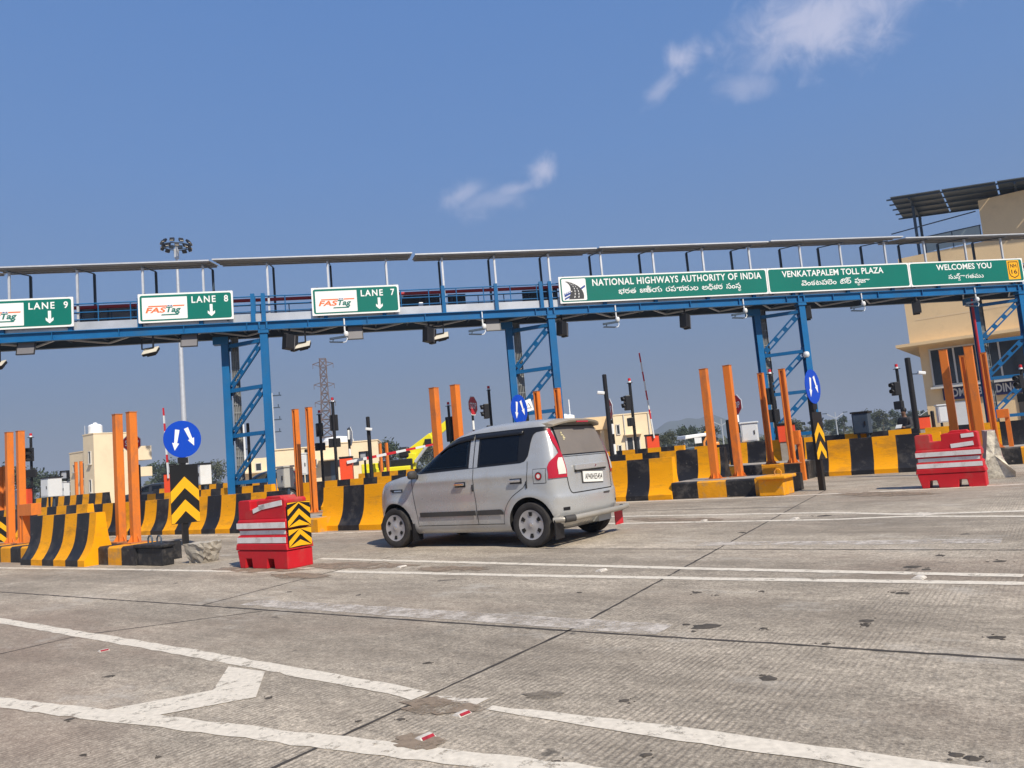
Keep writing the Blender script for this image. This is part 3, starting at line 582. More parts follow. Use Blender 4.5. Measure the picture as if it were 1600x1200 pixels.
def curve_poly(p0, p1, p2, n=8): return [((1 - q) ** 2 * p0[0] + 2 * q * (1 - q) * p1[0] + q * q * p2[0], (1 - q) ** 2 * p0[1] + 2 * q * (1 - q) * p1[1] + q * q * p2[1]) for q in [i / n for i in range(n + 1)]]
b.prism([(0.17, 0.18), (0.42, 0.30), (0.62, 0.44), (0.98, 0.66), (0.98, 0.58), (0.60, 0.36), (0.36, 0.20), (0.17, 0.12)][::-1], -0.010, -0.008, 2); b.prism([(0.17, 0.36), (0.60, 0.52), (0.60, 0.42), (0.17, 0.22)][::-1], -0.0095, -0.0075, 2)
lft = curve_poly((0.24, 0.80), (0.56, 0.66), (0.33, 0.14)); rgt = curve_poly((0.28, 0.82), (1.0, 0.62), (0.90, 0.14))
b.grid([[(x, -0.0115, z) for x, z in lft], [(x, -0.0115, z) for x, z in rgt]], 1, False)
for q in (0.36, 0.64):
    ca = [(a[0] + (c[0] - a[0]) * q, a[1] + (c[1] - a[1]) * q) for a, c in zip(lft, rgt)]
    for i in range(len(ca) - 1):
        (x0, z0), (x1, z1) = ca[i], ca[i + 1]; x1, z1 = x0 + (x1 - x0) * 0.6, z0 + (z1 - z0) * 0.6; ww = 0.006 + 0.010 * i / 8
        b.add([(x0 - ww, -0.013, z0), (x0 + ww, -0.013, z0), (x1 + ww, -0.013, z1), (x1 - ww, -0.013, z1)], [(0, 1, 2, 3)], 0)
for i in range(4): b.prism([(0.20 + i * 0.075, 0.33 + i * 0.026), (0.25 + i * 0.075, 0.345 + i * 0.026), (0.25 + i * 0.075, 0.375 + i * 0.026), (0.20 + i * 0.075, 0.36 + i * 0.026)][::-1], -0.0118, -0.0105, 0)
b.build('road_emblem', [M_white, M_lgry, M_navy], t)
t, w, h = big_sign('long green board reading VENKATAPALEM TOLL PLAZA in two scripts', 18.74, 24.95)
b = MB(); put_text(b, 'VENKATAPALEM TOLL PLAZA', 0.62, 5.05, 0.61, 0.86, -0.0065, fat=0.018, spacing=1.02) ; b.build('lettering', M_white, t); b = MB()
T2 = [('వ', None, 0, 1), ('ె', -0.60, 0, 1), ('ం', None, 0, 1), ('క', None, 0, 1), ('ట', None, 0, 1), ('ప', None, 0, 1), ('ా', -0.26, 0, 1), ('ల', None, 0, 1), ('ె', -0.60, 0, 1), ('ం', None, 0, 1), (' ', 0, 0, 0), ('ట', None, 0, 1), ('ో', -0.5, 0, 1), ('ల', None, 0, 1), ('్', -0.55, 0, 1), (' ', 0, 0, 0), ('ప', None, 0, 1), ('ల', -0.40, -0.34, 0.5), ('ా', -0.26, 0, 1), ('జ', None, 0, 1), ('ా', -0.26, 0, 1)]
put_glyphs(b, T2, 1.40, 4.40, 0.16, 0.50, -0.0065); b.build('lettering', M_white, t)
t, w, h = big_sign('green board reading WELCOMES YOU with amber NH 16 shield at its end', 24.97, 30.33)
b = MB(); put_text(b, 'WELCOMES YOU', 1.25, 3.85, 0.62, 0.86, -0.0065, fat=0.018, spacing=1.02) ; b.build('lettering', M_white, t); b = MB()
T3 = [('స', None, 0, 1), ('ు', None, 0, 1), ('స', None, 0, 1), ('్', -0.5, 0, 1), ('వ', -0.40, -0.36, 0.55), ('ా', None, 0, 1), ('గ', None, 0, 1), ('త', None, 0, 1), ('మ', None, 0, 1), ('ు', None, 0, 1)]
put_glyphs(b, T3, 1.75, 3.40, 0.16, 0.46, -0.0065); b.build('lettering', M_white, t)
b = MB(); b.box((4.88, -0.0055, 0.51), (0.58, 0.003, 0.80), 0)
sh = [(4.66, 0.86), (5.10, 0.86), (5.12, 0.80), (5.12, 0.36), (5.06, 0.24), (4.88, 0.16), (4.70, 0.24), (4.64, 0.36), (4.64, 0.80)]
b.prism(sh[::-1], -0.0095, -0.0075, 1); b.prism([(4.88 + (x - 4.88) * 0.88, 0.53 + (z - 0.53) * 0.90) for x, z in sh][::-1], -0.0115, -0.0098, 0)
put_text(b, 'NH', 4.73, 5.03, 0.60, 0.76, -0.0135, 1, fat=0.015); put_text(b, '16', 4.75, 5.03, 0.34, 0.52, -0.0135, 1, fat=0.015); b.build('route_shield', [M_amber, M_sblk], t)
# backs of the boards that face the other way
for i, (ua, ub, va, vb) in enumerate(((122, 217, 483, 502), (624, 688, 464, 482), (699, 728, 462, 477), (815, 845, 456, 472), (846, 872, 452, 474))):
    x0, z1 = gs(ua, va, 1.7); x1, z0 = gs(ub, vb, 1.7)
    lb = ('grey back of a sign board across the walkway between LANE 9 and LANE 8', 'dark back of a sign board just right of the LANE 7 sign', 'short dark sign back beside the blue stanchion right of LANE 7', 'dark sign back left of the paired stanchions by the emblem board', 'dark sign back just behind the left end of the emblem board')[i]
    t = thing('sign_back', lb, 'sign', glow(x0, 1.66, z1 - 0.62), GA, 'backs of sign boards facing the other side')
    b = MB(); b.box(((x1 - x0) / 2, 0, 0.31), (x1 - x0, 0.03, 0.62)); b.build('plate', pm('unpainted_sign_back', (0.20, 0.21, 0.22) if i == 0 else (0.035, 0.045, 0.05), 0.5, var=0.12), t)
    b = MB()
    for q in (0.12, (x1 - x0) / 2, (x1 - x0) - 0.12): b.box((q, -0.035, 0.31), (0.05, 0.035, 0.64))
    b.box(((x1 - x0) / 2, -0.03, 0.62), (x1 - x0, 0.04, 0.05)); b.build('frame', M_dkst, t)

# ---- equipment hung under the front beam
def hang(name, label, cat, u, v, group, d=-0.02, rz=0.0):
    x, z = gs(u, v, d); return thing(name, label, cat, glow(x, d, 6.26), GA + rz, group), 6.26 - z
def reader(label, u, v):
    t, dz = hang('tag_reader', label, 'tag reader', u, v, 'square tag reader panels under the gantry', 0.1)
    b = MB(); b.box((0, 0, -dz), (0.54, 0.06, 0.52), 0, rot_m(R(-14), 0, 0)); b.v = [Vector(p) for p in b.v]
    b = MB(); M = rot_m(R(-16), 0, 0, (0, 0, -dz)); b.box((0, 0, 0), (0.54, 0.05, 0.52), 0, M); b.build('panel', M_gpan, t, bevel=0.012)
    b = MB()
    for x in (-0.26, 0.26): b.box((x, -0.03, 0), (0.025, 0.02, 0.52), 0, M)
    for z in (-0.25, 0.25): b.box((0, -0.03, z), (0.54, 0.02, 0.025), 0, M)
    b.build('rim', M_dbox, t)
    b = MB(); b.bar((0, 0.03, 0.02), (0, 0.03, -dz + 0.24), 0.05, 0.05); b.box((0, 0.05, -dz + 0.27), (0.36, 0.06, 0.05)); b.build('bracket', M_dkst, t)
def blackbox(label, u, v, w=0.40, yaw=35):
    t, dz = hang('signal_antenna', label, 'antenna', u, v, 'black box antennas under the gantry', 0.1, R(yaw))
    M = rot_m(0, R(6), 0, (0, 0, -dz)); b = MB(); b.box((-0.06, 0, 0), (w * 0.62, 0.30, 0.50), 0, M); b.box((w * 0.36, 0.02, -0.02), (w * 0.30, 0.26, 0.52), 0, M); b.build('housing', M_dbox, t, bevel=0.015)
    b = MB(); b.box((w * 0.18, -0.16, -0.02), (0.018, 0.012, 0.5), 0, M); b.build('trim', M_gpan, t)
    b = MB(); b.bar((0, 0, 0.02), (0, 0, -dz + 0.32), 0.05, 0.05); b.box((0, 0, -dz + 0.30), (0.42, 0.05, 0.05)); b.box((-0.14, 0, -dz + 0.26), (0.04, 0.04, 0.08)); b.box((0.14, 0, -dz + 0.26), (0.04, 0.04, 0.08)); b.build('bracket', M_dbox, t)
def flood(label, u, v):
    t, dz = hang('floodlight', label, 'floodlight', u, v, 'tilted floodlights under the gantry', 0.1, R(-12))
    M = rot_m(R(-52), R(-8), 0, (0.0, -0.05, -dz)); b = MB(); b.box((0, 0.05, 0), (0.50, 0.10, 0.34), 0, M); b.box((0, 0.13, 0), (0.30, 0.08, 0.2), 0, M); b.build('housing', M_dbox, t, bevel=0.02)
    b = MB(); b.box((0, -0.004, 0), (0.50, 0.012, 0.36), 0, M); b.build('lamp_glass', M_lamp, t)
    b = MB(); b.bar((0.08, 0, 0.02), (0.08, 0, -dz + 0.10), 0.045, 0.045); b.bar((-0.30, 0, -dz + 0.40), (0.08, 0, -dz + 0.40), 0.035, 0.035); b.bar((-0.30, 0, -dz + 0.40), (-0.30, 0, -dz + 0.06), 0.035, 0.035); b.bar((-0.30, 0, -dz + 0.07), (0.08, 0, -dz + 0.10), 0.035, 0.035); b.build('bracket', M_dbox, t)
def scanner(label, u, v):
    t, dz = hang('lane_camera', label, 'camera', u, v, 'cameras with bent tray arms under the gantry', -0.02, R(-8))
    b = MB(); b.tube([(0.16, 0, 0.30), (0.16, 0, -dz + 0.28), (0.18, 0, -dz + 0.12)], 0.028, 8); b.build('drop_pipe', M_cab, t)
    b = MB(); b.lathe([(0.0, 0.10), (0.06, 0.09), (0.085, 0.03), (0.085, -0.03), (0.06, -0.08), (0, -0.10)], 12, 0, rot_m(0, 0, 0, (0.20, 0, -dz + 0.12))); b.build('dome', M_cab, t)
    b = MB(); b.bar((0.22, 0, -dz + 0.04), (-0.36, -0.06, -dz - 0.02), 0.09, 0.07); b.bar((-0.36, -0.10, -dz - 0.13), (0.10, -0.08, -dz - 0.17), 0.14, 0.03); b.bar((-0.22, -0.06, -dz), (-0.26, -0.08, -dz - 0.14), 0.03, 0.03); b.build('tray', M_dkst, t)
    b = MB(); b.tube([(0.20, 0, -dz + 0.03), (0.24, -0.02, -dz - 0.06), (0.18, -0.05, -dz - 0.16), (0.06, -0.08, -dz - 0.18)], 0.016, 6); b.build('cable', M_cab, t)
reader('grey square reader panel under the gantry below LANE 9', 41, 543); reader('grey square reader panel under the gantry below LANE 8', 296, 531)
reader('grey square reader panel under the gantry below LANE 7', 555, 520); reader('grey square reader panel beside the second blue tower', 770, 507)
blackbox('black box antenna just right of the leftmost full tower', 453, 535, 0.5); blackbox('black box antenna right of the LANE 7 sign, left of the second tower', 671, 524, 0.46)
blackbox('black box antenna just right of the second blue tower', 879, 514); blackbox('black box antenna under the middle of the NATIONAL HIGHWAYS board', 1071, 502)
blackbox('narrow black box antenna on the third blue tower', 1261, 489, 0.26, 60); blackbox('black box antenna in front of the beige building under WELCOMES YOU', 1432, 480, 0.3, 55)
flood('tilted floodlight under the gantry between LANE 9 and LANE 8', 236, 548); flood('tilted floodlight beside the black box right of the first tower', 474, 539); flood('tilted floodlight beside the black box right of LANE 7', 690, 525); flood('tilted floodlight half cut by the left picture edge', -4, 570)
scanner('camera on a bent arm below the LANE 7 sign', 532, 528); scanner('camera on a bent arm left of the second blue tower', 748, 516); scanner('camera on a bent arm under the left of the NATIONAL HIGHWAYS board', 957, 505); scanner('camera on a bent arm by the top of the third blue tower', 1157, 491); scanner('camera on a bent arm under VENKATAPALEM TOLL PLAZA', 1342, 480); scanner('camera on a bent arm under the NH 16 shield', 1520, 473)
x, z = gs(657, 470, 0.6); t = thing('walkway_camera', 'small grey camera box standing on the walkway right of LANE 7', 'camera', glow(x, 0.6, 6.56), GA)
b = MB(); b.box((0, 0, 0.42), (0.16, 0.22, 0.2)); b.build('housing', M_galv, t, bevel=0.02); b = MB(); b.tube([(0, 0, 0), (0, 0, 0.34)], 0.03, 8); b.build('stand', M_galv, t)
# ------------------------------------------------------------------ roadside things
def PR(P):
    q = Vector(P) - CP; z = q.dot(cF); return 800 + CAM_F * q.dot(cR) / z, 600 - CAM_F * q.dot(cU) / z
def along(P, u, sgn):                      # distance from P along +-EX until the column u
    lo, hi = 0.0, 60.0
    for _ in range(50):
        t = (lo + hi) / 2; q = P + EX * (t * sgn); a = PR(q)[0]
        if (q - CP).dot(cF) > 0.5 and (a - u) * sgn < 0: lo = t
        else: hi = t
    return lo
NJ = [(0.0, 0.0), (0.0, 0.11), (0.03, 0.14), (0.085, 0.23), (0.13, 0.32), (0.165, 0.43), (0.185, 0.55), (0.205, 0.70), (0.225, 0.93)]
def nj_profile(H=0.93): 
    p = [(y, z * H / 0.93) for y, z in NJ]; return p + [(0.6 - y, z) for y, z in reversed(p)]
def barrier(label, P, rz, length, sw, first=1, H=0.93, off=0.0, group='striped concrete crash barriers', name='concrete_barrier'):
    """P is the left front foot; stripes of width sw from the left end"""
    pr_ = nj_profile(H); xs = [0.0]; x = off if off > 0.05 else sw
    while x < length - 0.05: xs.append(x); x += sw
    xs.append(length); n = len(pr_); b = MB()
    for i in range(len(xs) - 1):
        c = (first + i) % 2
        rows = [[(xs[i], y, z) for y, z in pr_], [(xs[i + 1], y, z) for y, z in pr_]]
        b.grid(rows, c, True)
    b.add([(0, y, z) for y, z in pr_], [tuple(range(n))], first % 2); b.add([(length, y, z) for y, z in pr_], [tuple(range(n - 1, -1, -1))], (first + len(xs) - 2) % 2)
    o = b.build(name, [M_blk, M_yel], None, P, rz, sharp=30)
    return tag(o, label, 'crash barrier', group)
def row_top(label, uL, uR, v, Y, sw, first, H=0.93, off=0.0):
    """a barrier known by the top edge of its right end (pixel uR, v at distance Y)"""
    T = D(uR, v, Y); P = Vector((T.x, T.y, 0)) - EY * 0.225; zb = T.z - H
    if zb < 0: H = H + zb; zb = 0.0
    ln = along(T, uL, -1); P = P - EX * ln; P.z = zb
    o = barrier(label, P, RZ, ln, sw, first, H, off)
    if zb > 0.02:                            # the plinth it stands on
        b = MB(); b.box((ln / 2, 0.3, -zb / 2), (ln + 0.3, 0.9, zb)); tag(b.build('kerb', M_itop, None, P, RZ), kind='structure')
    return o
# nearest row on the left
pm_ = G(98, 885); barrier('striped concrete barrier nearest on the left, in front of the orange posts', pm_ - EX * 1.80, RZ, 2.62, 0.475, 0, 0.90)
row_top('striped barrier just behind the nearest left barrier', -40, 137, 787.5, 20.5, 0.62, 1)
row_top('striped barrier in third line at far left, below the white cabinet', 40, 166, 769, 33, 0.62, 1)
pb = G(430, 832); lb = along(pb, 120, -1); barrier('long striped barrier behind the blue arrow sign and the left orange posts', pb - EX * lb, RZ, lb, 0.62, 1)
row_top('striped barrier behind the long one, at the foot of the first blue tower', 205, 424, 756.5, 24.5, 0.62, 1)
row_top('dark striped barrier glimpsed behind the first blue tower foot', 240, 428, 748, 36, 0.62, 0)
pb = G(497, 830); lb = along(pb, 668, 1); barrier('big striped barrier in front of the car bonnet', pb, RZ, lb, 0.66, 1, 0.93)
row_top('striped barrier in second line left of the car, by the red boom box', 470, 640, 741, 22.5, 0.62, 1)
row_top('far striped barrier in front of the yellow crane', 560, 668, 731, 39, 0.62, 1)
pb = G(1050, 780.6); lb = along(pb, 870, -1); nb = int(lb / 0.57); barrier('big striped barrier just right of the car tail', pb - EX * lb, RZ, lb, 0.57, (1 - nb) % 2, 0.93, off=lb - nb * 0.57)
row_top('striped barrier in second line right of the car', 880, 1073, 702.5, 22, 0.57, 1)
row_top('striped barrier in third line right of the car, below the cream block', 880, 1068, 695.5, 29, 0.57, 0)
row_top('striped barrier behind the pair of tall orange posts', 1056, 1131, 698.5, 19.3, 0.6, 0)
row_top('long striped barrier line behind the third blue tower', 1085, 1436, 668.5, 20.8, 0.58, 1)
pb = G(1340, 742); lb = along(pb, 1262, -1); lr = along(pb, 1475, 1); barrier('big striped barrier right of the slanted arrow sign', pb - EX * lb, RZ, lb + lr, 0.56, 0, 0.95)
row_top('striped barrier at the right edge under the fourth blue tower', 1445, 1680, 649, 19.5, 0.6, 1)

# kerbs of the traffic islands
def island(label, P, length, depth, h, cuts, first, notch=None, group='striped traffic islands'):
    """P is the right front corner; x runs from -length to 0"""
    t = thing('traffic_island', label, 'traffic island', P, RZ, group)
    b = MB(); n = 0
    xs = [-length] + [c for c in cuts] + [0.0]; r_ = 0.10
    for i in range(len(xs) - 1):
        a, c = xs[i], xs[i + 1]; m = (first + i) % 2; y0 = 0.0
        if notch and (a + c) / 2 > notch[0] and (a + c) / 2 < notch[1]: y0 = notch[2]
        pr_ = [(y0, 0), (y0, h - 0.03), (y0 + 0.03, h), (depth - 0.03, h), (depth, h - 0.03), (depth, 0)]
        b.grid([[(a, y, z) for y, z in pr_], [(c, y, z) for y, z in pr_]], m, False)
        b.add([(a, y, z) for y, z in pr_], [tuple(range(6))], m); b.add([(c, y, z) for y, z in pr_], [tuple(range(5, -1, -1))], m)
    b.build('kerb', [M_kblk, M_kyel], t, bevel=0.0)
    b = MB(); y1 = (notch[2] if notch else 0) + 0.13; b.slab([(-length + 0.02, y1), (-0.13, y1), (-0.13, depth - 0.13), (-length + 0.02, depth - 0.13)], h - 0.02, h + 0.004); b.build('fill', M_itop, t)
    return t
def lid_box(label, P, w, d, h, ov, side, top, hoops, split=None):
    t = thing('chamber', label, 'cable chamber', P, RZ)
    b = MB(); b.box((w / 2, d / 2, h * 0.42), (w, d, h * 0.84), 0); b.build('chamber_wall', [side], t, bevel=0.015)
    b = MB(); b.box((w / 2 + ov * 0.3, d / 2 - ov * 0.5, h * 0.92), (w + ov, d + ov, h * 0.16), 0); o = b.build('lid', [top], t, bevel=0.02)
    for x, y in hoops:
        b = MB(); pts = [(x - 0.06, y, h), (x - 0.065, y, h + 0.08), (x - 0.03, y, h + 0.125), (x + 0.03, y, h + 0.125), (x + 0.065, y, h + 0.08), (x + 0.06, y, h)]; b.tube(pts, 0.013, 6); b.build('lifting_loop', M_dkst if side is M_kblk else M_kyel, t)
    return t
PA = G(212, 884)
island('low yellow and black kerb island under the left orange posts', PA, 9.0, 0.80, 0.31, [-8 + 0.5 * i for i in range(9)] + [-3.5, -3.0, -2.6, -1.95, -0.92, -0.46], 1, (-3.2, -1.9, 0.62))
lid_box('black lidded cable chamber with two loops at the nose of the left island', G(212, 883.5), 0.84, 0.20, 0.34, 0.04, M_kblk, M_kblk, ((0.30, 0.10), (0.58, 0.10)))
PCI = G(1226, 773); island('low yellow and black island right of the car under the tall orange posts', PCI, 2.45, 1.42, 0.36, [-1.84, -1.20, -0.58, -0.10], 0)
lid_box('yellow lidded cable chamber with one loop on the island right of the car', G(1187, 776), 0.50, 0.7, 0.40, 0.10, M_kyel, M_kyel, ((0.36, 0.2),))
PDI = G(1264, 748.5); island('raised yellow and black island carrying the slotted orange posts', PDI, 2.9, 1.8, 0.46, [-2.3, -1.75, -1.2, -0.6], 0)
island('black island block at the far right behind the broken concrete', G(1650, 722), 2.6, 1.6, 0.42, [-1.95, -1.3, -0.65], 0)
PNI = G(497, 832); island('small dark island nose between the long barriers left of the car', PNI, 1.7, 1.3, 0.30, [-1.1, -0.5], 1)

# orange guard posts
def post(label, ut, vt, Y, zb, slot=False, w=0.135, group='tall orange guard posts'):
    T = D(ut, vt, Y); h = T.z - zb; t = thing('guard_post', label, 'guard post', (T.x, T.y, zb), RZ, group)
    b = MB()
    if slot:
        s_ = w / 2
        out = [(-s_, -s_), (s_, -s_), (s_, s_), (-s_, s_)]
        b.box((-s_ + 0.018, 0, h / 2), (0.036, w, h)); b.box((s_ - 0.018, 0, h / 2), (0.036, w, h)); b.box((0, 0.02, h / 2), (w - 0.072, w - 0.06, h - 0.004))
        b.box((0, -s_ + 0.006, h - 0.02), (w - 0.07, 0.012, 0.04))
    else: b.box((0, 0, h / 2), (w, w, h))
    b.build('post', M_org, t, bevel=0.008)
    b = MB(); b.box((0, 0, h + 0.006), (w + 0.012, w + 0.012, 0.012)); b.build('cap', M_orgd, t)
    b = MB(); b.box((0, 0, 0.01), (w + 0.2, w + 0.2, 0.02))
    b.build('base_plate', M_orgd, t)
    for i, j in ((1, 0), (-1, 0), (0, -1)): MB().prism([(0, 0.02), (0.08, 0.02), (0, 0.14)], -0.006, 0.006, 0, Matrix.Rotation(math.atan2(j, i), 4, 'Z') @ Matrix.Translation((w / 2, 0, 0))).build('gusset', M_org, t)
    return t
post('left orange post of the nearest left pair', 14, 676, 16.7, 0.31); post('right orange post of the nearest left pair, with an orange bracket', 31.5, 674, 16.4, 0.31)
post('dull orange post at the left picture edge, behind the others', 1, 730, 27, 0.3); post('second dull orange post near the left edge, far behind', 8.5, 729, 27, 0.3)
post('left orange post of the pair in front of the cream two-storey house', 183, 648, 13.8, 0.31); post('right orange post of the pair hiding the left STOP sign', 205, 644.5, 13.3, 0.31)
post('left slotted orange post by the grey cabinet', 461, 640, 20, 0.28, True); post('right slotted orange post by the grey cabinet', 482, 637, 19.2, 0.28, True)
post('left orange post rising behind the car bonnet', 677.5, 606.5, 16.5, 0.3, w=0.16); post('right orange post rising behind the car roof', 710.5, 602, 16.5, 0.3, w=0.16)
post('slotted orange post behind the car by the second tower, left of two', 838, 612, 19.5, 0.3, True); post('slotted orange post in front of the second tower column', 870, 607, 19, 0.3, True)
post('left plain orange post on the island right of the car', 1099, 577, 16.9, 0.36, w=0.16); post('right plain orange post on the island right of the car', 1135.5, 571.5, 17.0, 0.36, w=0.16)
post('left slotted orange post in front of the third blue tower', 1188, 583.5, 20.1, 0.46, True, 0.145); post('right slotted orange post in front of the third blue tower', 1221, 577, 19.4, 0.46, True, 0.145)
post('leftmost tall orange post before the admin building window', 1473, 547.5, 16.9, 0.42, w=0.16); post('tallest orange post before the admin building window', 1512, 541.5, 16.4, 0.42, w=0.165)
post('slotted orange post between the two tall ones at the admin building', 1503, 556, 19.3, 0.42, True); post('rightmost slotted orange post by the admin building sign', 1535.5, 551.5, 18.9, 0.42, True)
post('thin far orange post before the house wall, left of two', 118.5, 722, 42, 0.3); post('thin far orange post before the house wall, right of two', 126.5, 721, 42, 0.3)
post('thin far orange post left of the yellow crane', 593.5, 693, 44, 0.3); post('second thin far orange post by the yellow crane', 603.5, 692, 44, 0.3)
def guard_clip(label, u, v, Y, w, h, leg):
    T = D(u, v, Y); t = thing('guard_bracket', label, 'bracket', (T.x, T.y, 0), RZ)
    b = MB(); b.box((0, 0, T.z), (w, 0.2, h)); b.build('plate', M_org, t, bevel=0.006)
    b = MB(); b.box((w * leg, 0, T.z / 2), (0.10, 0.14, T.z)); b.build('leg', M_org, t)
guard_clip('orange bracket on a short leg beside the nearest left posts', 47, 796, 16.2, 0.62, 0.25, -0.4); guard_clip('orange bracket beside the slotted post at the third tower', 1240, 684, 19.6, 0.34, 0.36, 0.42); guard_clip('orange bracket at the foot of the fourth blue tower', 1567, 646, 19, 0.26, 0.22, 0.3)

# red water barriers
def water_barrier(label, P, L_, W_, H_, notch_x, tapes, chev):
    t = thing('water_barrier', label, 'water barrier', P, RZ, 'red plastic water barriers')
    k = H_ / 0.92
    # lower shell with two forklift slots, waist with proud bands, upper shell with a coupling notch
    b = MB(); s0, s1 = L_ * 0.16, L_ * 0.60; sw = L_ * 0.15
    lower = [(0, 0.0), (s0, 0.0), (s0 + 0.02, 0.13 * k), (s0 + sw - 0.02, 0.13 * k), (s0 + sw, 0.0), (s1, 0.0), (s1 + 0.02, 0.13 * k), (s1 + sw - 0.02, 0.13 * k), (s1 + sw, 0), (L_, 0), (L_, 0.24 * k), (0, 0.24 * k)]
    b.prism([(x + (0.06 if z < 0.01 and x < 0.01 else 0) , z) for x, z in lower], 0.0, W_)
    b.prism([(-0.02, 0.245 * k), (L_ + 0.02, 0.245 * k), (L_ + 0.0, 0.33 * k), (0.0, 0.33 * k)], -0.01, W_ + 0.01)
    def seg(z0, z1, ins0, ins1):
        vs = [(ins0, ins0, z0 * k), (L_ - ins0, ins0, z0 * k), (L_ - ins0, W_ - ins0, z0 * k), (ins0, W_ - ins0, z0 * k), (ins1, ins1, z1 * k), (L_ - ins1, ins1, z1 * k), (L_ - ins1, W_ - ins1, z1 * k), (ins1, W_ - ins1, z1 * k)]
        b.add(vs, [(3, 2, 1, 0), (4, 5, 6, 7), (0, 1, 5, 4), (1, 2, 6, 5), (2, 3, 7, 6), (3, 0, 4, 7)])
    seg(0.328, 0.43, 0.005, 0.008); seg(0.428, 0.45, 0.012, 0.035); seg(0.448, 0.51, 0.036, 0.036); seg(0.508, 0.53, 0.034, 0.008); seg(0.528, 0.62, 0.008, 0.008); seg(0.618, 0.66, 0.010, 0.028)
    n0, n1 = notch_x
    up = [(0.028, 0.655), (L_ - 0.028, 0.655), (L_ - 0.035, 0.90), (L_ - 0.07, 0.92), (n1 + 0.05, 0.915), (n1, 0.90), (n1, 0.79), (n0, 0.79), (n0, 0.91), (n0 - 0.03, 0.92), (0.06, 0.92), (0.032, 0.90)]
    b.prism([(x, z * k) for x, z in up], 0.03, W_ - 0.03); b.prism([(n1 + 0.1, 0.91 * k), (L_ - 0.16, 0.91 * k), (L_ - 0.2, 0.955 * k), (n1 + 0.16, 0.955 * k)], 0.08, W_ - 0.08)
    b.build('shell', M_red, t, bevel=0.012)
    b = MB()
    for z in (0.38, 0.48, 0.575):
        y = {0.38: 0.0, 0.48: 0.030, 0.575: 0.0}[z]; h_ = 0.075 if z != 0.48 else 0.055
        b.box((L_ / 2, y, z * k), (L_ - (0.03 if z != .48 else 0.09), 0.006, h_ * k))
    b.build('reflective_band', M_tape, t)
    for x, z, w_, h_, a in tapes: MB().box((0, 0, 0), (w_, 0.006, h_), 0, rot_m(0, R(a), 0, (x, 0.024, z * k))).build('tape', M_tape, t)
    if chev:
        for (z0, z1) in ((0.53, 0.86), (0.27, 0.51)):
            M = Matrix.Translation((L_ + 0.018, 0.02, 0)) @ Matrix.Rotation(R(90), 4, 'Z'); b = MB()
            b.box(((W_ - 0.04) / 2, 0, (z0 + z1) / 2 * k), (W_ - 0.04, 0.008, (z1 - z0) * k), 0, M)
            w_ = W_ - 0.05; hh = (z1 - z0) * k
            for q in (-1, 0, 1, 2):
                zc = z0 * k + 0.01 + q * 0.15
                pts = [(0.005, zc), (w_ / 2 + .005, zc + w_ * 0.42), (w_ + .005, zc), (w_ + .005, zc + 0.078), (w_ / 2 + .005, zc + w_ * 0.42 + 0.078), (0.005, zc + 0.078)]
                lo, hi = z0 * k + 0.005, z1 * k - 0.005; pts = [(x, min(max(z, lo), hi)) for x, z in pts]
                b.prism(pts, -0.009, -0.0045, 1, M)
            b.build('chevron_sheet', [M_sblk, M_amber], t)
    return t
P = G(372, 888); water_barrier('red plastic water barrier with chevron sheets on its end, left of the car', P, 1.13, 0.42, 0.94, (0.31, 0.47), ((0.78, 0.84, 0.52, 0.07, -6), (0.52, 0.80, 0.28, 0.06, -14)), True)
P = G(1436, 764); water_barrier('red plastic water barrier at the right beside the broken concrete', P, 1.07, 0.46, 0.98, (0.28, 0.46), ((0.88, 0.86, 0.20, 0.07, -3), (0.78, 0.71, 0.36, 0.075, -5)), False)

# broken concrete
def rock(name, label, P, rz, dims, seed, flare=0.8):
    b = bmesh.new(); bmesh.ops.create_cube(b, size=1); bmesh.ops.subdivide_edges(b, edges=b.edges, cuts=5, use_grid_fill=True); rr = random.Random(seed)
    for v in b.verts:
        f = flare + (1 - flare) * (v.co.z + 0.5); c = v.co
        r2 = (abs(c.x) ** 6 + abs(c.y) ** 6 + abs(c.z) ** 6) ** (1 / 6) * 2; k = 1 - 0.10 * (c.length * 2 / 1.73) ** 4
        v.co = Vector((c.x * dims[0] * f * k + rr.uniform(-.018, .018), c.y * dims[1] * f * k + rr.uniform(-.018, .018), (c.z + 0.5) * dims[2] + rr.uniform(-.014, .014) * (1 if c.z > -.45 else 0)))
    me = bpy.data.meshes.new(name); b.to_mesh(me); b.free(); me.materials.append(M_conc)
    o = bpy.data.objects.new(name, me); COL.objects.link(o); o.location = P; o.rotation_euler = (0, 0, rz); return tag(o, label, 'concrete block')
P = G(300, 881); rock('concrete_lump', 'rough grey concrete lump lying beside the blue arrow sign post', P + EY * 0.2, RZ + 0.1, (0.50, 0.40, 0.31), 4, 0.72)
t = thing('broken_barrier', 'broken pale concrete barrier end with flaking red paint beside the right red barrier', 'concrete block', G(1559, 747), RZ + R(8))
pr_ = [(y - 0.3, z) for y, z in nj_profile(0.93)]; rr = random.Random(8); rows = []
for k in range(9):
    rows.append([(y + rr.uniform(-.012, .012), k * 0.14 + (rr.uniform(-.05, .05) if k in (0, 8) else 0), max(0, z + rr.uniform(-.012, .012)) if z > 0 else 0) for y, z in pr_])
M_rw = pm('flaking_red_white_paint', (0.42, 0.30, 0.27), 0.8, var=0.3, scale=4, dirt=(0.25, 0.035, 0.03), dirt_amt=0.95, dirt_scale=2.5, stretch=(1, 4, 1))
M_brk = pm('broken_concrete', (0.66, 0.61, 0.50), 0.95, var=0.45, scale=6, bump=0.9, bscale=12, dirt=(0.18, 0.16, 0.12), dirt_amt=0.8, dirt_scale=5)
b = MB(); b.grid(rows, 0, False); b.build('painted_side', M_rw, t, fix=False)
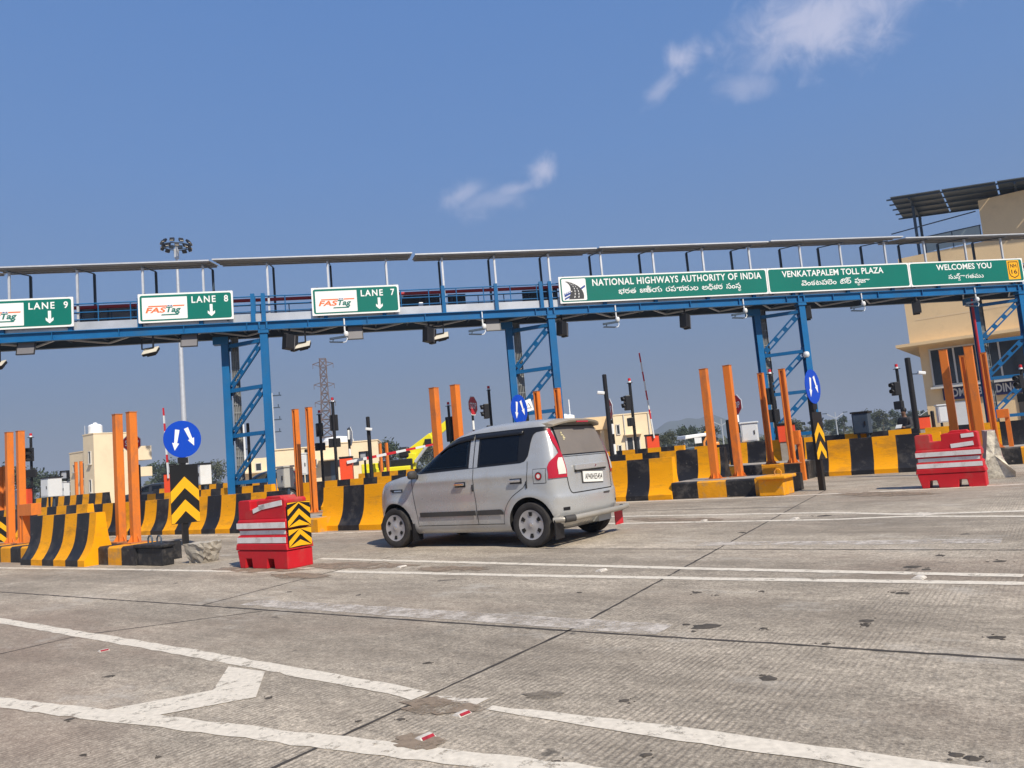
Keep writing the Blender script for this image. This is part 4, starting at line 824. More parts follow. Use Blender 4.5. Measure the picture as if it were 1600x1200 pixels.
b = MB(); n = len(pr_); cen = (0, 0.02, 0.45)
b.add(rows[0] + [cen], [(i, (i + 1) % n, n) for i in range(n)]); b.build('broken_end', M_brk, t); b = MB(); b.add(rows[-1] + [(0, 1.1, 0.45)], [((i + 1) % n, i, n) for i in range(n)]); b.build('broken_end', M_brk, t)

# arrow signs on black posts
def chevron_plate(b, w, h, z0, y):
    b.box((0, y, z0 + h / 2), (w, 0.012, h), 0)
    n = 3; st = h / 2.55
    for q in range(-1, 4):
        zc = z0 + q * st - 0.05
        lo, hi = z0 + 0.01, z0 + h - 0.01; th = st * 0.50; rise = w * 0.52
        pts = [(-w / 2, zc), (0, zc + rise), (w / 2, zc), (w / 2, zc + th), (0, zc + rise + th), (-w / 2, zc + th)]
        if zc + rise + th > hi + 0.12: continue
        # clip by the plate
        o = []
        for i in range(len(pts)):
            p, q_ = pts[i], pts[(i + 1) % len(pts)]
            if p[1] >= lo: o.append(p)
            if (p[1] < lo) != (q_[1] < lo): tt = (lo - p[1]) / (q_[1] - p[1]); o.append((p[0] + (q_[0] - p[0]) * tt, lo))
        if len(o) < 3: continue
        if q >= 0 and all(z >= lo for x, z in pts):
            b.prism(pts[:3] + [], y - 0.009, y - 0.007, 1) if False else None
            b.add([(x, y - 0.0085, z) for x, z in pts], [(0, 1, 4, 5), (1, 2, 3, 4)], 1)
        else:
            top = [(x, z) for x, z in o]; b.add([(x, y - 0.0085, z) for x, z in top], [tuple(range(len(top)))], 1)
def fat_arrow(b, x0, z0, x1, z1, w, y, mat):
    a = Vector((x0, z0)); c = Vector((x1, z1)); d = (c - a).normalized(); n = Vector((-d.y, d.x)); L_ = (c - a).length; s_ = c - d * 0.16
    pts = [a + n * w * 0.62, s_ + n * w * 0.40, s_ + n * w * 0.95, c, s_ - n * w * 0.95, s_ - n * w * 0.40, a - n * w * 0.62]
    b.add([(p.x, y, p.y) for p in pts], [(0, 1, 5, 6), (2, 3, 4)], mat)
def arrow_sign(label, P, rz, h_c, zc0, cw, ch, r_=0.39, short=False):
    t = thing('arrow_sign', label, 'traffic sign', P, rz, 'blue two-arrow signs on posts')
    b = MB(); b.box((0, 0.06, (h_c + 0.2) / 2), (0.11, 0.11, h_c + 0.2), 0); b.build('post', M_sblk, t, bevel=0.006)
    b = MB(); b.lathe([(0, 0.0), (r_, 0.0), (r_, 0.012), (0, 0.012)], 40, 0, rot_m(R(90), 0, 0, (0, 0.0, h_c)))
    o = b.build('disc', M_sblue, t)
    b = MB(); q = r_ / 0.39; fat_arrow(b, -0.10 * q, h_c + 0.20 * q, -0.17 * q, h_c - 0.24 * q, 0.075 * q, -0.0145, 0); fat_arrow(b, 0.08 * q, h_c + 0.23 * q, 0.235 * q, h_c - 0.15 * q, 0.075 * q, -0.0145, 0); b.build('arrows', M_white, t)
    b = MB(); b.box((0, 0.02, h_c), (0.5, 0.03, 0.05)); b.box((0, 0.02, h_c - r_ - 0.06), (0.2, 0.05, 0.12)); b.build('bracket', M_dbox, t)
    b = MB(); chevron_plate(b, cw, ch, zc0, -0.012); b.build('chevron_plate', [M_sblk, M_amber], t)
    return t
SA = R(44)
P = G(292, 852); k = (P.y) / CAM_F
arrow_sign('blue round two-arrow sign above a chevron plate, left of the red barrier', P, SA, D(285, 686, P.y).z, D(292, 817, P.y).z, 0.58, 1.22)
P = G(1290, 766); arrow_sign('slanted blue two-arrow sign above a narrow chevron plate, at the right', P, R(45), D(1280, 603, P.y).z, D(1290, 717, P.y).z, 0.46, 0.98, 0.36)
P = D(811, 640, 18.5); P.z = 0; arrow_sign('blue two-arrow sign showing just above the car roof', P, R(57), D(809.5, 640, 18.5).z, 0.5, 0.5, 0.9, 0.37)
P = D(0, 820, 18.5); P.z = 0; t = thing('chevron_board', 'yellow and black chevron board on a low post cut by the left picture edge', 'traffic sign', P, SA)
b = MB(); chevron_plate(b, 0.5, 0.75, 0.12, -0.012); b.build('chevron_plate', [M_sblk, M_amber], t); b = MB(); b.box((0, 0.04, 0.45), (0.08, 0.08, 0.9)); b.build('post', M_sblk, t)

# traffic lights
def traffic_light(label, ut, vt, Y, vh0, vh1, vb0, vb1, yaw, lamp=True, side=-1):
    T = D(ut, vt, Y); t = thing('traffic_light', label, 'traffic light', (T.x, T.y, 0), R(yaw), 'two-lens traffic lights at the booths')
    zt = T.z; z = lambda v: T.z - (v - vt) * Y / CAM_F
    b = MB(); b.tube([(0, 0, 0), (0, 0, zt - 0.16)], 0.055, 10); b.box((0, 0, zt - 0.15), (0.22, 0.14, 0.02)); b.build('pole', M_dbox, t)
    b = MB(); b.lathe([(0.0, 0.17), (0.05, 0.16), (0.055, 0.06), (0.065, 0.0), (0, 0)], 12, 0, rot_m(loc=(0, 0, zt - 0.14)), mats=[0, 0, 1, 1]); b.build('beacon', [M_sred, M_cab], t)
    h0, h1 = z(vh1), z(vh0); hw = (h1 - h0) * 0.5
    b = MB(); b.box((0, -0.16, (h0 + h1) / 2), (hw, 0.2, h1 - h0), 0); b.box((0, -0.05, (h0 + h1) / 2), (0.06, 0.06, 0.4)); b.build('signal_head', M_dbox, t, bevel=0.02)
    r_ = hw * 0.40
    for zc in ((h0 * 0.27 + h1 * 0.73), (h0 * 0.73 + h1 * 0.27)):
        b = MB(); b.lathe([(0, 0.0), (r_ * 0.7, 0.012), (r_, 0)], 16, 0, rot_m(R(90), 0, 0, (0, -0.262, zc))); b.build('lens', M_lens, t)
        b = MB(); rows = [[], []]
        for i in range(11):
            a = R(-20 + 220 * i / 10); rows[0].append((r_ * 1.1 * math.cos(a), -0.255, zc + r_ * 1.1 * math.sin(a))); rows[1].append((r_ * 1.1 * math.cos(a), -0.255 - r_ * (1.3 - 0.5 * abs(i - 5) / 5), zc + r_ * 1.05 * math.sin(a)))
        b.grid(rows, 0, True); o = b.build('visor', M_dbox, t); s_ = o.modifiers.new('thick', 'SOLIDIFY'); s_.thickness = 0.008
    if vb0:
        b0, b1 = z(vb1), z(vb0); b = MB(); b.box((0.02, -0.12, (b0 + b1) / 2), (max(0.3, (b1 - b0) * 1.3), 0.14, b1 - b0)); b.build('display_box', M_dbox, t, bevel=0.015)
traffic_light('traffic light at far left, lenses facing the camera', 48, 678, 32, 700, 721, 734, 746, 12)
traffic_light('traffic light before the lattice pylon, left of two', 498.5, 642, 30, 661, 682, 692, 704, 205); traffic_light('taller traffic light before the lattice pylon, right of two', 519, 622, 27, 648, 673, 685, 699, 190)
traffic_light('traffic light half hidden behind the orange post over the car', 700, 629, 32, 651, 690, 0, 0, 150)
traffic_light('traffic light left of the second tower, lenses turned left', 763, 604, 29, 631, 654, 665, 672, -78); traffic_light('traffic light before the cream block right of the car', 983, 592, 27, 618, 641, 653, 666, -80)
traffic_light('traffic light behind the slotted posts at the third tower', 1202, 578, 26, 606, 632, 640, 660, 200); traffic_light('traffic light beside the standing person on the right', 1400, 570, 27, 597, 618, 627, 640, -80)
traffic_light('traffic light cut by the right picture edge', 1594, 571, 27, 586, 607, 616, 628, -75)

# stop signs
def stop_sign(label, u, v, Y, yaw, r_=0.36, back=False):
    T = D(u, v, Y); t = thing('stop_sign', label, 'stop sign', (T.x, T.y, 0), R(yaw), 'red STOP signs')
    zc = T.z; oc = lambda q: [(q * math.cos(R(22.5 + 45 * i)), zc + q * math.sin(R(22.5 + 45 * i))) for i in range(8)]
    b = MB(); b.prism(oc(r_), 0, 0.012); b.build('plate', M_white, t); b = MB(); b.prism(oc(r_ * 0.92), -0.004, -0.001); b.build('red_face', M_sred, t)
    b = MB(); put_text(b, 'STOP', -r_ * 0.68, r_ * 0.68, zc - r_ * 0.3, zc + r_ * 0.3, -0.0065, fat=0.02); b.build('lettering', M_white, t)
    b = MB(); n = 0; z0 = 0.0
    while z0 < zc + r_ * 0.8: b.tube([(0, 0.05, z0), (0, 0.05, min(z0 + 0.35, zc + r_ * .8))], 0.045, 10, n % 2); z0 += 0.35; n += 1
    b.build('striped_post', [M_sblk, M_white], t)
stop_sign('red STOP sign mostly hidden by the left orange posts', 206, 692, 30, 8, 0.38); stop_sign('red STOP sign turned sideways above the car roof, left of the second tower', 739, 634, 29, 66, 0.40)
stop_sign('dark red STOP sign in shade beside the black pole right of the car', 952, 640, 26, -80, 0.40); stop_sign('dark red STOP sign behind the tall orange post', 1148, 633, 24.5, -66, 0.36)
stop_sign('STOP sign seen from the edge above the red boom box', 547, 682, 28, 118, 0.38)

# boom barriers
def boom(label, u, v0, v1, Y, w, yaw, arm):
    T = D(u, v0, Y); B_ = D(u, v1, Y); t = thing('boom_barrier', label, 'boom barrier', (B_.x, B_.y, B_.z), R(yaw), 'red boom barriers of the lanes'); h = T.z - B_.z
    b = MB(); b.box((0, 0, h / 2), (w, w * 0.9, h)); b.build('housing', M_bred, t, bevel=0.01); b = MB(); b.box((0, 0, h + 0.035), (w * 1.1, w, 0.07)); b.build('cap', M_dbox, t, bevel=0.02)
    b = MB(); b.box((0, 0, -0.5), (w * 0.9, w * .8, 1.0)); b.build('plinth', M_itop, t)
    if arm:
        L_, ang = arm; d = Vector((math.cos(R(ang)), 0, math.sin(R(ang)))); p = Vector((0.05, -w * 0.55, h * 0.8)); n = 9; b = MB()
        for i in range(n): b.bar(p + d * (L_ * i / n), p + d * (L_ * (i + 1) / n), 0.05, 0.11 - 0.04 * i / n, (i + 1) % 2 if i else 0)
        b.build('boom_arm', [M_cab, M_sred], t)
    return t
boom('red boom box with its striped arm lowered, left of the yellow crane', 543, 716, 749, 28, 0.45, 6, (3.3, 7)); boom('red boom box with its arm raised, beside the cream block', 1020, 681, 700, 31, 0.5, 0, (3.55, 94))
boom('red boom box with its arm raised behind the left blue arrow sign', 266, 741, 772, 33, 0.36, 0, (3.1, 92)); boom('orange red boom box behind the slotted posts at the third tower', 1231, 664, 690, 23, 0.5, -20, None)
boom('red boom box beside the black pole at the admin building', 1442, 652, 670, 27, 0.45, -15, None); boom('red boom box behind the nearest left orange posts', 40, 764, 790, 27, 0.32, 0, None)

# cabinets
def cabinet(label, u, v0, v1, Y, w, d, mt, yaw, roof=True, legs=True):
    T = D(u, v0, Y); B_ = D(u, v1, Y); t = thing('cabinet', label, 'control cabinet', (T.x, T.y, B_.z), R(yaw), 'roadside control cabinets'); h = T.z - B_.z
    b = MB(); b.box((0, 0, h / 2), (w, d, h)); b.build('case', mt, t, bevel=0.01)
    b = MB(); b.box((0, -d / 2 - 0.006, h / 2), (w * 0.86, 0.01, h * 0.88)); b.build('door', mt, t, bevel=0.004); b = MB(); b.box((w * 0.3, -d / 2 - 0.02, h / 2), (0.03, 0.02, 0.12)); b.build('handle', M_dbox, t)
    b = MB(); b.box((0, 0, h + 0.03), (w * 1.15, d * 1.15, 0.05)); b.build('roof', M_dbox if roof else mt, t, bevel=0.01)
    for x in (-w * 0.3, w * 0.3): MB().box((x, 0, -B_.z / 2), (0.07, 0.07, B_.z)).build('leg', M_dkst, t)
cabinet('white cabinet with dark roof at far left', 80, 747, 776, 34, 0.62, 0.6, M_cab, -30); cabinet('white cabinet with dark roof behind the blue arrow sign', 317, 726, 757, 27, 0.46, 0.4, M_cab, -45); cabinet('grey cabinet on legs beside the orange base of the first tower', 445, 731, 762, 20.5, 0.36, 0.3, M_gcab, -40, False)
cabinet('tall narrow white cabinet behind the slotted orange posts', 474.5, 710, 742, 27, 0.2, 0.2, M_cab, 0, False); cabinet('white ribbed cabinet at the foot of the third tower', 1170, 662, 690, 24, 0.50, 0.5, M_cab, -20, False); cabinet('dark cabinet standing behind the big right barrier', 1345, 646, 678, 21.5, 0.42, 0.42, M_dkst, -38); cabinet('pale cabinet on legs in front of the admin building', 1475, 634, 660, 27, 0.5, 0.45, M_cab, -20, False)  # the dark cabinet's colour includes the shade on its visible side
cabinet('small white cabinet beside the framed display at far left', 101, 754, 775, 38, 0.32, 0.3, M_cab, -20, False); cabinet('white cabinet beside the nearest left orange post', 22, 768, 790, 30, 0.62, 0.5, M_cab, -20, False)

# black camera poles and framed displays
def cam_pole(label, ut, vt, Y, r_=0.06, dome=None):
    T = D(ut, vt, Y); t = thing('camera_pole', label, 'pole', (T.x, T.y, 0), 0, 'plain black poles at the booths')
    b = MB(); b.tube([(0, 0, 0), (0, 0, T.z)], r_, 12); b.lathe([(r_, 0), (r_ * .8, .02), (0, .03)], 12, 0, rot_m(loc=(0, 0, T.z))); b.build('pole', M_dbox, t)
    b = MB(); b.box((0, 0, 0.01), (0.3, 0.3, 0.02)); b.build('base_plate', M_dkst, t)
    if dome:
        zz = T.z - (dome[1] - vt) * Y / CAM_F; x = dome[0] * 0.01
        b = MB(); b.bar((0, 0, zz), (x, -0.1, zz - 0.02), 0.03, 0.03); b.build('arm', M_dkst, t); b = MB(); b.box((0, 0, 0), (0.24, 0.11, 0.10), 0, rot_m(0, R(10), 0, (x * 1.3, -0.14, zz))); b.v = b.v; b.build('camera', M_cab, t, bevel=0.02)
cam_pole('black pole seen through the first blue tower', 387, 662, 30); cam_pole('black pole with a pale camera before the low cream building', 574.5, 652, 27, 0.07, (3, 671)); cam_pole('thick black pole right of the car with a small camera', 944, 586, 24, 0.07, (-14, 614)); cam_pole('thick black pole with white camera left of the admin building', 1417.5, 560, 24, 0.085, (24, 585)); cam_pole('short black pole behind the left orange posts', 217, 727, 31); cam_pole('short thick black pole right of the tall orange posts', 1138, 657, 22, 0.085); cam_pole('thin short black pole by the pale cabinet', 1456, 643, 27); cam_pole('short black pole beside the narrow white cabinet', 478, 703, 28)
def display(label, u, v0, v1, Y):
    T = D(u, v0, Y); t = thing('display_frame', label, 'display box', (T.x, T.y, 0), R(-12), 'framed display boxes on black posts'); h = (v1 - v0) * Y / CAM_F; z1 = T.z; z0 = z1 - h
    b = MB(); b.tube([(0, 0.02, 0), (0, 0.02, z1)], 0.05, 8); b.build('post', M_dbox, t); b = MB(); b.box((0, -0.06, (z0 + z1) / 2), (h, 0.10, h)); b.build('screen', M_galv, t)
    for x in (-h / 2, h / 2): MB().box((x, -0.08, (z0 + z1) / 2), (0.05, 0.16, h + 0.05)).build('frame_side', M_dbox, t)
    for z in (z0, z1): MB().box((0, -0.08, z), (h, 0.16, 0.05)).build('frame_rail', M_dbox, t)
display('framed display box on a post left of the cream house', 103, 736, 748, 38); display('framed display box beside the left raised boom', 269, 726, 740, 36); display('framed display box before the low cream building', 569, 706, 718, 34)

T = D(824, 634, 23.5); t = thing('warning_board', 'small white board with a triangle mark beside the second blue tower', 'sign', (T.x, T.y, T.z), R(20))
b = MB(); b.box((0, 0, 0), (0.34, 0.02, 0.36), 0, rot_m(0, R(-14), 0)); b.build('plate', M_white, t); b = MB()
for a0 in (90, 210, 330):
    p0 = Vector((0.10 * math.cos(R(a0)) + .04, -0.016, 0.10 * math.sin(R(a0)) - .02)); p1 = Vector((0.10 * math.cos(R(a0 + 120)) + .04, -0.016, 0.10 * math.sin(R(a0 + 120)) - .02)); b.bar(p0, p1, 0.004, 0.018, up=(0, 1, 0))
b.build('triangle', M_sblk, t); b = MB(); b.bar((0, 0.04, -T.z), (0, 0.04, 0.1), 0.05, 0.05); b.build('post', M_dbox, t)
x9, z9 = gs(1257, 555, 0); t = thing('dome_camera', 'small white camera clamped to the right column of the third blue tower', 'camera', glow(x9 - 0.05, -0.2, z9), GA)
b = MB(); b.lathe([(0, 0.12), (0.09, 0.10), (0.12, 0.03), (0.12, -0.05), (0.07, -0.11), (0, -0.12)], 16, 0); b.build('housing', M_cab, t); b = MB(); b.bar((0, 0.02, 0.04), (0.05, 0.24, 0.04), 0.05, 0.05); b.build('bracket', M_dkst, t); b = MB(); b.lathe([(0, -0.125), (0.05, -0.12), (0.07, -0.10)], 12, 0); b.build('lens', M_lens, t)
# ------------------------------------------------------------------ silver hatchback
def lerp(pts):
    def f(x):
        for (a, c), (d, e) in zip(pts, pts[1:]):
            if a <= x <= d or d <= x <= a: return c + (e - c) * (x - a) / (d - a)
        return pts[-1][1] if abs(x - pts[-1][0]) < abs(x - pts[0][0]) else pts[0][1]
    return f
def pchip(xs, ys):
    n = len(xs); h = [xs[i + 1] - xs[i] for i in range(n - 1)]; dl = [(ys[i + 1] - ys[i]) / h[i] for i in range(n - 1)]; m = [dl[0]] + [0.0] * (n - 2) + [dl[-1]]
    for i in range(1, n - 1):
        if dl[i - 1] * dl[i] > 0: w1, w2 = 2 * h[i] + h[i - 1], h[i] + 2 * h[i - 1]; m[i] = (w1 + w2) / (w1 / dl[i - 1] + w2 / dl[i])
    def f(x):
        x = min(max(x, xs[0]), xs[-1]); i = 0
        while i < n - 2 and x > xs[i + 1]: i += 1
        t = (x - xs[i]) / h[i]; a = (1 + 2 * t) * (1 - t) ** 2; b_ = t * (1 - t) ** 2; c = t * t * (3 - 2 * t); d = t * t * (t - 1)
        return a * ys[i] + b_ * h[i] * m[i] + c * ys[i + 1] + d * h[i] * m[i + 1]
    return f
CT = [  # z, front x, rear x, half width, front corner length, rear corner length
    (0.19, 1.72, -1.52, .700, .75, .30), (0.23, 1.80, -1.60, .745, .80, .32), (0.32, 1.875, -1.690, .775, .85, .33), (0.45, 1.915, -1.735, .790, .88, .33), (0.60, 1.920, -1.735, .802, .90, .33),
    (0.66, 1.915, -1.715, .806, .90, .32), (0.76, 1.895, -1.700, .808, .88, .31), (0.88, 1.845, -1.695, .803, .85, .30), (0.94, 1.77, -1.690, .798, .80, .30), (0.985, 1.60, -1.685, .792, .70, .30), (1.02, 1.34, -1.680, .786, .55, .30),
    (1.05, 1.06, -1.675, .780, .45, .30), (1.10, .94, -1.665, .769, .45, .29), (1.20, .79, -1.640, .742, .45, .27), (1.32, .605, -1.605, .708, .45, .25), (1.44, .405, -1.560, .672, .42, .23), (1.53, .215, -1.520, .642, .40, .22), (1.575, .05, -1.490, .617, .40, .24), (1.61, -.12, -1.455, .575, .38, .28), (1.635, -.30, -1.38, .47, .36, .34), (1.648, -.45, -1.22, .30, .3, .3), (1.652, -.6, -1.05, .12, .2, .2)]
cz = [c[0] for c in CT]; cfx, crx, cw_, caf, car_ = [pchip(cz, [c[i] for c in CT]) for i in range(1, 6)]
FPX, RPX = 2.3, 3.6
WX, WR = 1.2175, 0.288
def flare(x, z):
    o = 0.0
    for wx in (WX, -WX):
        r_ = math.hypot(x - wx, z - 0.29)
        if z > 0.1: o += 0.022 * math.exp(-((r_ - 0.37) / 0.06) ** 2)
    o += 0.012 * math.exp(-((z - 0.93) / 0.05) ** 2) * (1 if -1.4 < x < 1.0 else 0.4) - 0.012 * math.exp(-((z - 0.62) / 0.10) ** 2) * math.exp(-(x / 0.75) ** 4)
    return o
def yside(x, z):
    f, r_, w, af, ar = cfx(z), crx(z), cw_(z), caf(z), car_(z); a, c = f - af, r_ + ar
    if x > a: t = min(1, (x - a) / af); y = w * (1 - t ** FPX) ** (1 / FPX)
    elif x < c: t = min(1, (c - x) / ar); y = w * (1 - t ** RPX) ** (1 / RPX)
    else: y = w
    return y + flare(x, z) * min(1, y / 0.5)
def xrear(y, z):
    w, r_, ar = cw_(z), crx(z), car_(z); t = min(1, abs(y) / w); return (r_ + ar) - ar * (1 - t ** RPX) ** (1 / RPX)
def xfront(y, z):
    w, f, af = cw_(z), cfx(z), caf(z); t = min(1, abs(y) / w); return (f - af) + af * (1 - t ** FPX) ** (1 / FPX)
def car_loop(z):
    f, r_, w, af, ar = cfx(z), crx(z), cw_(z), caf(z), car_(z); pts = []
    nF, nS, nR = 16, 34, 14
    for i in range(nF):
        th = R(90) * i / nF; x = f - af + af * math.cos(th) ** (2 / FPX); y = w * math.sin(th) ** (2 / FPX); pts.append((x, y))
    for i in range(nS): pts.append((f - af + (r_ + ar - f + af) * i / nS, w))
    for i in range(nR + 1):
        th = R(90) * (1 - i / nR); x = r_ + ar - ar * math.cos(th) ** (2 / RPX); y = w * math.sin(th) ** (2 / RPX); pts.append((x, y))
    pts = [(x, y + flare(x, z) * min(1, y / 0.5) if y > 1e-6 else 0.0) for x, y in pts]
    return [(x, y, z) for x, y in pts] + [(x, -y, z) for x, y in reversed(pts[1:-1])]
M_car = pm('silver_car_paint', (0.46, 0.465, 0.46), 0.26, metal=0.32, var=0.05, scale=2, dirt=(0.37, 0.33, 0.28), dirt_amt=0.6, dirt_scale=1.6, coat=0.6)
M_carb = pm('black_car_trim', (0.012, 0.012, 0.014), 0.35, var=0.15); M_trim = pm('dark_grey_moulding', (0.05, 0.047, 0.045), 0.6, var=0.2)
M_tint = pm('tinted_car_glass', (0.004, 0.005, 0.008), 0.05, var=0.05, spec=0.32); M_rglass = pm('dusty_rear_glass', (0.165, 0.145, 0.13), 0.5, var=0.10, scale=3, dirt=(0.24, 0.20, 0.17), dirt_amt=0.5, dirt_scale=2)
M_tyre = pm('tyre_rubber', (0.028, 0.026, 0.026), 0.85, var=0.25, scale=8, dirt=(0.10, 0.085, 0.07), dirt_amt=0.5); M_cover = pm('dusty_wheel_cover', (0.44, 0.43, 0.43), 0.4, metal=0.35, var=0.1, dirt=(0.30, 0.26, 0.22), dirt_amt=0.5)
M_tail = pm('red_tail_lamp', (0.42, 0.012, 0.025), 0.12, var=0.1, coat=0.8); M_tlens = pm('clear_lamp_lens', (0.70, 0.66, 0.58), 0.15, var=0.1, coat=0.6); M_chrome = pm('chrome', (0.75, 0.75, 0.76), 0.15, metal=1.0, var=0.04)
M_dustroof = pm('dust_covered_spoiler', (0.33, 0.285, 0.22), 0.5, var=0.15, scale=3); M_plate = pm('number_plate_white', (0.80, 0.79, 0.74), 0.5, var=0.06); M_under = pm('underbody', (0.015, 0.014, 0.013), 0.9, var=0.2)
car = thing('car', 'dusty silver hatchback driving left toward the booths', 'car', (-0.45, 11.60, 0), R(144.4)); car.scale = (1.045, 1.045, 1.045)
zs = []
for i in range(len(cz) - 1):
    n = 3 if cz[i + 1] - cz[i] > 0.05 else 2
    zs += [cz[i] + (cz[i + 1] - cz[i]) * k / n for k in range(n)]
zs.append(cz[-1])
b = MB(); rows = [car_loop(z) for z in zs]; b.grid(rows, 0, True, closed=True); n = len(rows[0])
b.add(rows[0], [tuple(range(n - 1, -1, -1))], 1); b.add(rows[-1], [tuple(range(n))], 0, True)
cut = MB()
for wx in (WX, -WX):
    for s_ in (1, -1):
        cut.lathe([(0, -0.25), (0.348, -0.25), (0.348, 0.25), (0, 0.25)], 48, 1, rot_m(R(90), 0, 0, (wx, s_ * 0.78, 0.295)))
        cut.box((wx, s_ * 0.78, 0.12), (0.696, 0.499, 0.36), 1)
body = b.build('body', [M_car, M_under], car, sharp=35)
wp = lerp([(0.70, 1), (-0.18, 1)]); belt = lambda x: 1.045 + 0.022 * (0.9 - x)
roofz = lerp([(-1.45, 1.535), (-1.0, 1.537), (-0.3, 1.535), (0.0, 1.505), (0.2, 1.45), (0.42, 1.335), (0.62, 1.215), (0.80, 1.095), (0.87, 1.052)])
wx_ = [0.70 - 0.88 * i / 16 for i in range(17)]
cut.prism([(x, belt(x) + 0.03) for x in wx_] + [(x, max(roofz(x) - 0.042, belt(x) + 0.034)) for x in reversed(wx_)], -1.2, 1.2, 1)
cut.slab([(0.50, -0.56), (0.50, 0.56), (-0.95, 0.56), (-0.95, -0.56)], 0.70, 1.46, 1)
cut.add([(x, y, z) for x in (0.12, 1.3) for y, z in ((-0.60, 1.10), (0.60, 1.10), (0.50, 1.455), (-0.50, 1.455))], [(0, 1, 2, 3), (7, 6, 5, 4), (0, 4, 5, 1), (1, 5, 6, 2), (2, 6, 7, 3), (3, 7, 4, 0)], 1)
co = cut.build('cutter', [M_car, M_under]); co.data.update()
bo = body.modifiers.new('arches', 'BOOLEAN'); bo.operation = 'DIFFERENCE'; bo.object = co; bo.solver = 'EXACT'; bo.use_self = True
bpy.context.view_layer.update()
# the cutter is posed with the car while the arches are cut, then removed
co.parent = car; bpy.context.view_layer.update()
em = bpy.data.meshes.new_from_object(body.evaluated_get(bpy.context.evaluated_depsgraph_get())); body.modifiers.clear(); body.data = em; em.name = 'body'
bpy.data.objects.remove(co)
for p in em.polygons: p.use_smooth = True
em.set_sharp_from_angle(angle=R(32))
M_seat = pm('dark_seat_fabric', (0.045, 0.04, 0.038), 0.9, var=0.2)
M_seeglass = bpy.data.materials.new('tinted_see_through_glass'); M_seeglass.use_nodes = True
def _glass():
    nt = M_seeglass.node_tree; N = nt.nodes; L = nt.links; N.clear(); out = N.new('ShaderNodeOutputMaterial'); mx = N.new('ShaderNodeMixShader'); tr = N.new('ShaderNodeBsdfTransparent'); gl = N.new('ShaderNodeBsdfGlossy'); fr = N.new('ShaderNodeFresnel')
    tr.inputs[0].default_value = (0.50, 0.54, 0.54, 1); gl.inputs['Roughness'].default_value = 0.02; fr.inputs[0].default_value = 1.45
    L.new(fr.outputs[0], mx.inputs[0]); L.new(tr.outputs[0], mx.inputs[1]); L.new(gl.outputs[0], mx.inputs[2]); L.new(mx.outputs[0], out.inputs[0])
_glass()
def side_panel(name, mt, x0, x1, zb, zt, off, parent, both=True, nx=30, nz=10, side=1, smooth=True):
    b = MB()
    for s_ in ((1, -1) if both else (side,)):
        rows = []
        for i in range(nx + 1):
            x = x0 + (x1 - x0) * i / nx; a, c = zb(x), zt(x)
            rows.append([(x, s_ * (yside(x, a + (c - a) * j / nz) + off), a + (c - a) * j / nz) for j in range(nz + 1)])
        b2 = MB().grid(rows, 0, smooth); b2.build(name, mt, parent)
belt = lambda x: 1.045 + 0.022 * (0.9 - x)
# dark window band, then the panes on it
roofz = lerp([(-1.45, 1.535), (-1.0, 1.537), (-0.3, 1.535), (0.0, 1.505), (0.2, 1.45), (0.42, 1.335), (0.62, 1.215), (0.80, 1.095), (0.87, 1.052)])
side_panel('window_surround', M_carb, -0.19, -1.10, lambda x: belt(x) - 0.005, roofz, 0.003, car, nx=40)
side_panel('window_surround', M_carb, 0.87, 0.70, lambda x: belt(x) - 0.005, roofz, 0.003, car, nx=8, nz=4)
side_panel('window_surround', M_carb, 0.70, -0.19, lambda x: belt(x) - 0.005, lambda x: belt(x) + 0.032, 0.003, car, nx=24, nz=2)
side_panel('window_surround', M_carb, 0.70, -0.19, lambda x: max(roofz(x) - 0.045, belt(x) + 0.03), roofz, 0.003, car, nx=24, nz=3)
for y in (0.36, -0.36):
    b = MB(); b.box((0, 0, 0), (0.13, 0.44, 0.62), 0, rot_m(0, R(-12), 0, (-0.12, y, 1.06))); b.box((-0.21, y, 1.42), (0.09, 0.24, 0.15)); b.build('front_seat', M_seat, car, bevel=0.03)
b = MB(); b.tube([(0.42 + 0.05 * math.sin(R(a)), -0.36 + 0.17 * math.cos(R(a)), 1.06 + 0.16 * math.sin(R(a))) for a in range(0, 361, 24)], 0.014, 6); b.build('steering_wheel', M_carb, car)
b = MB(); b.box((0.36, 0, 1.38), (0.02, 0.22, 0.06)); b.build('rear_view_mirror', M_carb, car)
quarter = lerp([(-1.10, 1.085), (-1.17, 1.10), (-1.225, 1.17), (-1.24, 1.27), (-1.255, 1.37), (-1.285, 1.44), (-1.33, 1.468), (-1.46, 1.478)])
side_panel('window_surround', M_carb, -1.10, -1.46, quarter, lerp([(-1.10, 1.537), (-1.46, 1.532)]), 0.003, car, nx=24)
side_panel('front_side_window', M_seeglass, 0.73, -0.20, lambda x: belt(x) + 0.025, lambda x: roofz(x) - 0.035, 0.006, car)
side_panel('rear_side_window', M_tint, -0.42, -1.06, lambda x: belt(x) + 0.025, lambda x: roofz(x) - 0.04, 0.006, car)
side_panel('door_pillar', M_car, -0.235, -0.305, lambda x: belt(x), lambda x: roofz(x) - 0.02, 0.006, car, nx=4); side_panel('door_pillar', M_car, -0.32, -0.385, lambda x: belt(x), lambda x: roofz(x) - 0.02, 0.006, car, nx=4)
# rain visors above the windows
for a, c in ((0.35, -0.30), (-0.32, -1.12)):
    for s_ in (1, -1):
        rows = [[], []]
        for i in range(17):
            x = a + (c - a) * i / 16; z = roofz(x) - 0.012; rows[0].append((x, s_ * (yside(x, z) + 0.006), z)); rows[1].append((x, s_ * (yside(x, z - 0.065) + 0.028), z - 0.065))
        o = MB().grid(rows, 0, True).build('rain_visor', M_carb, car); q = o.modifiers.new('t', 'SOLIDIFY'); q.thickness = 0.004
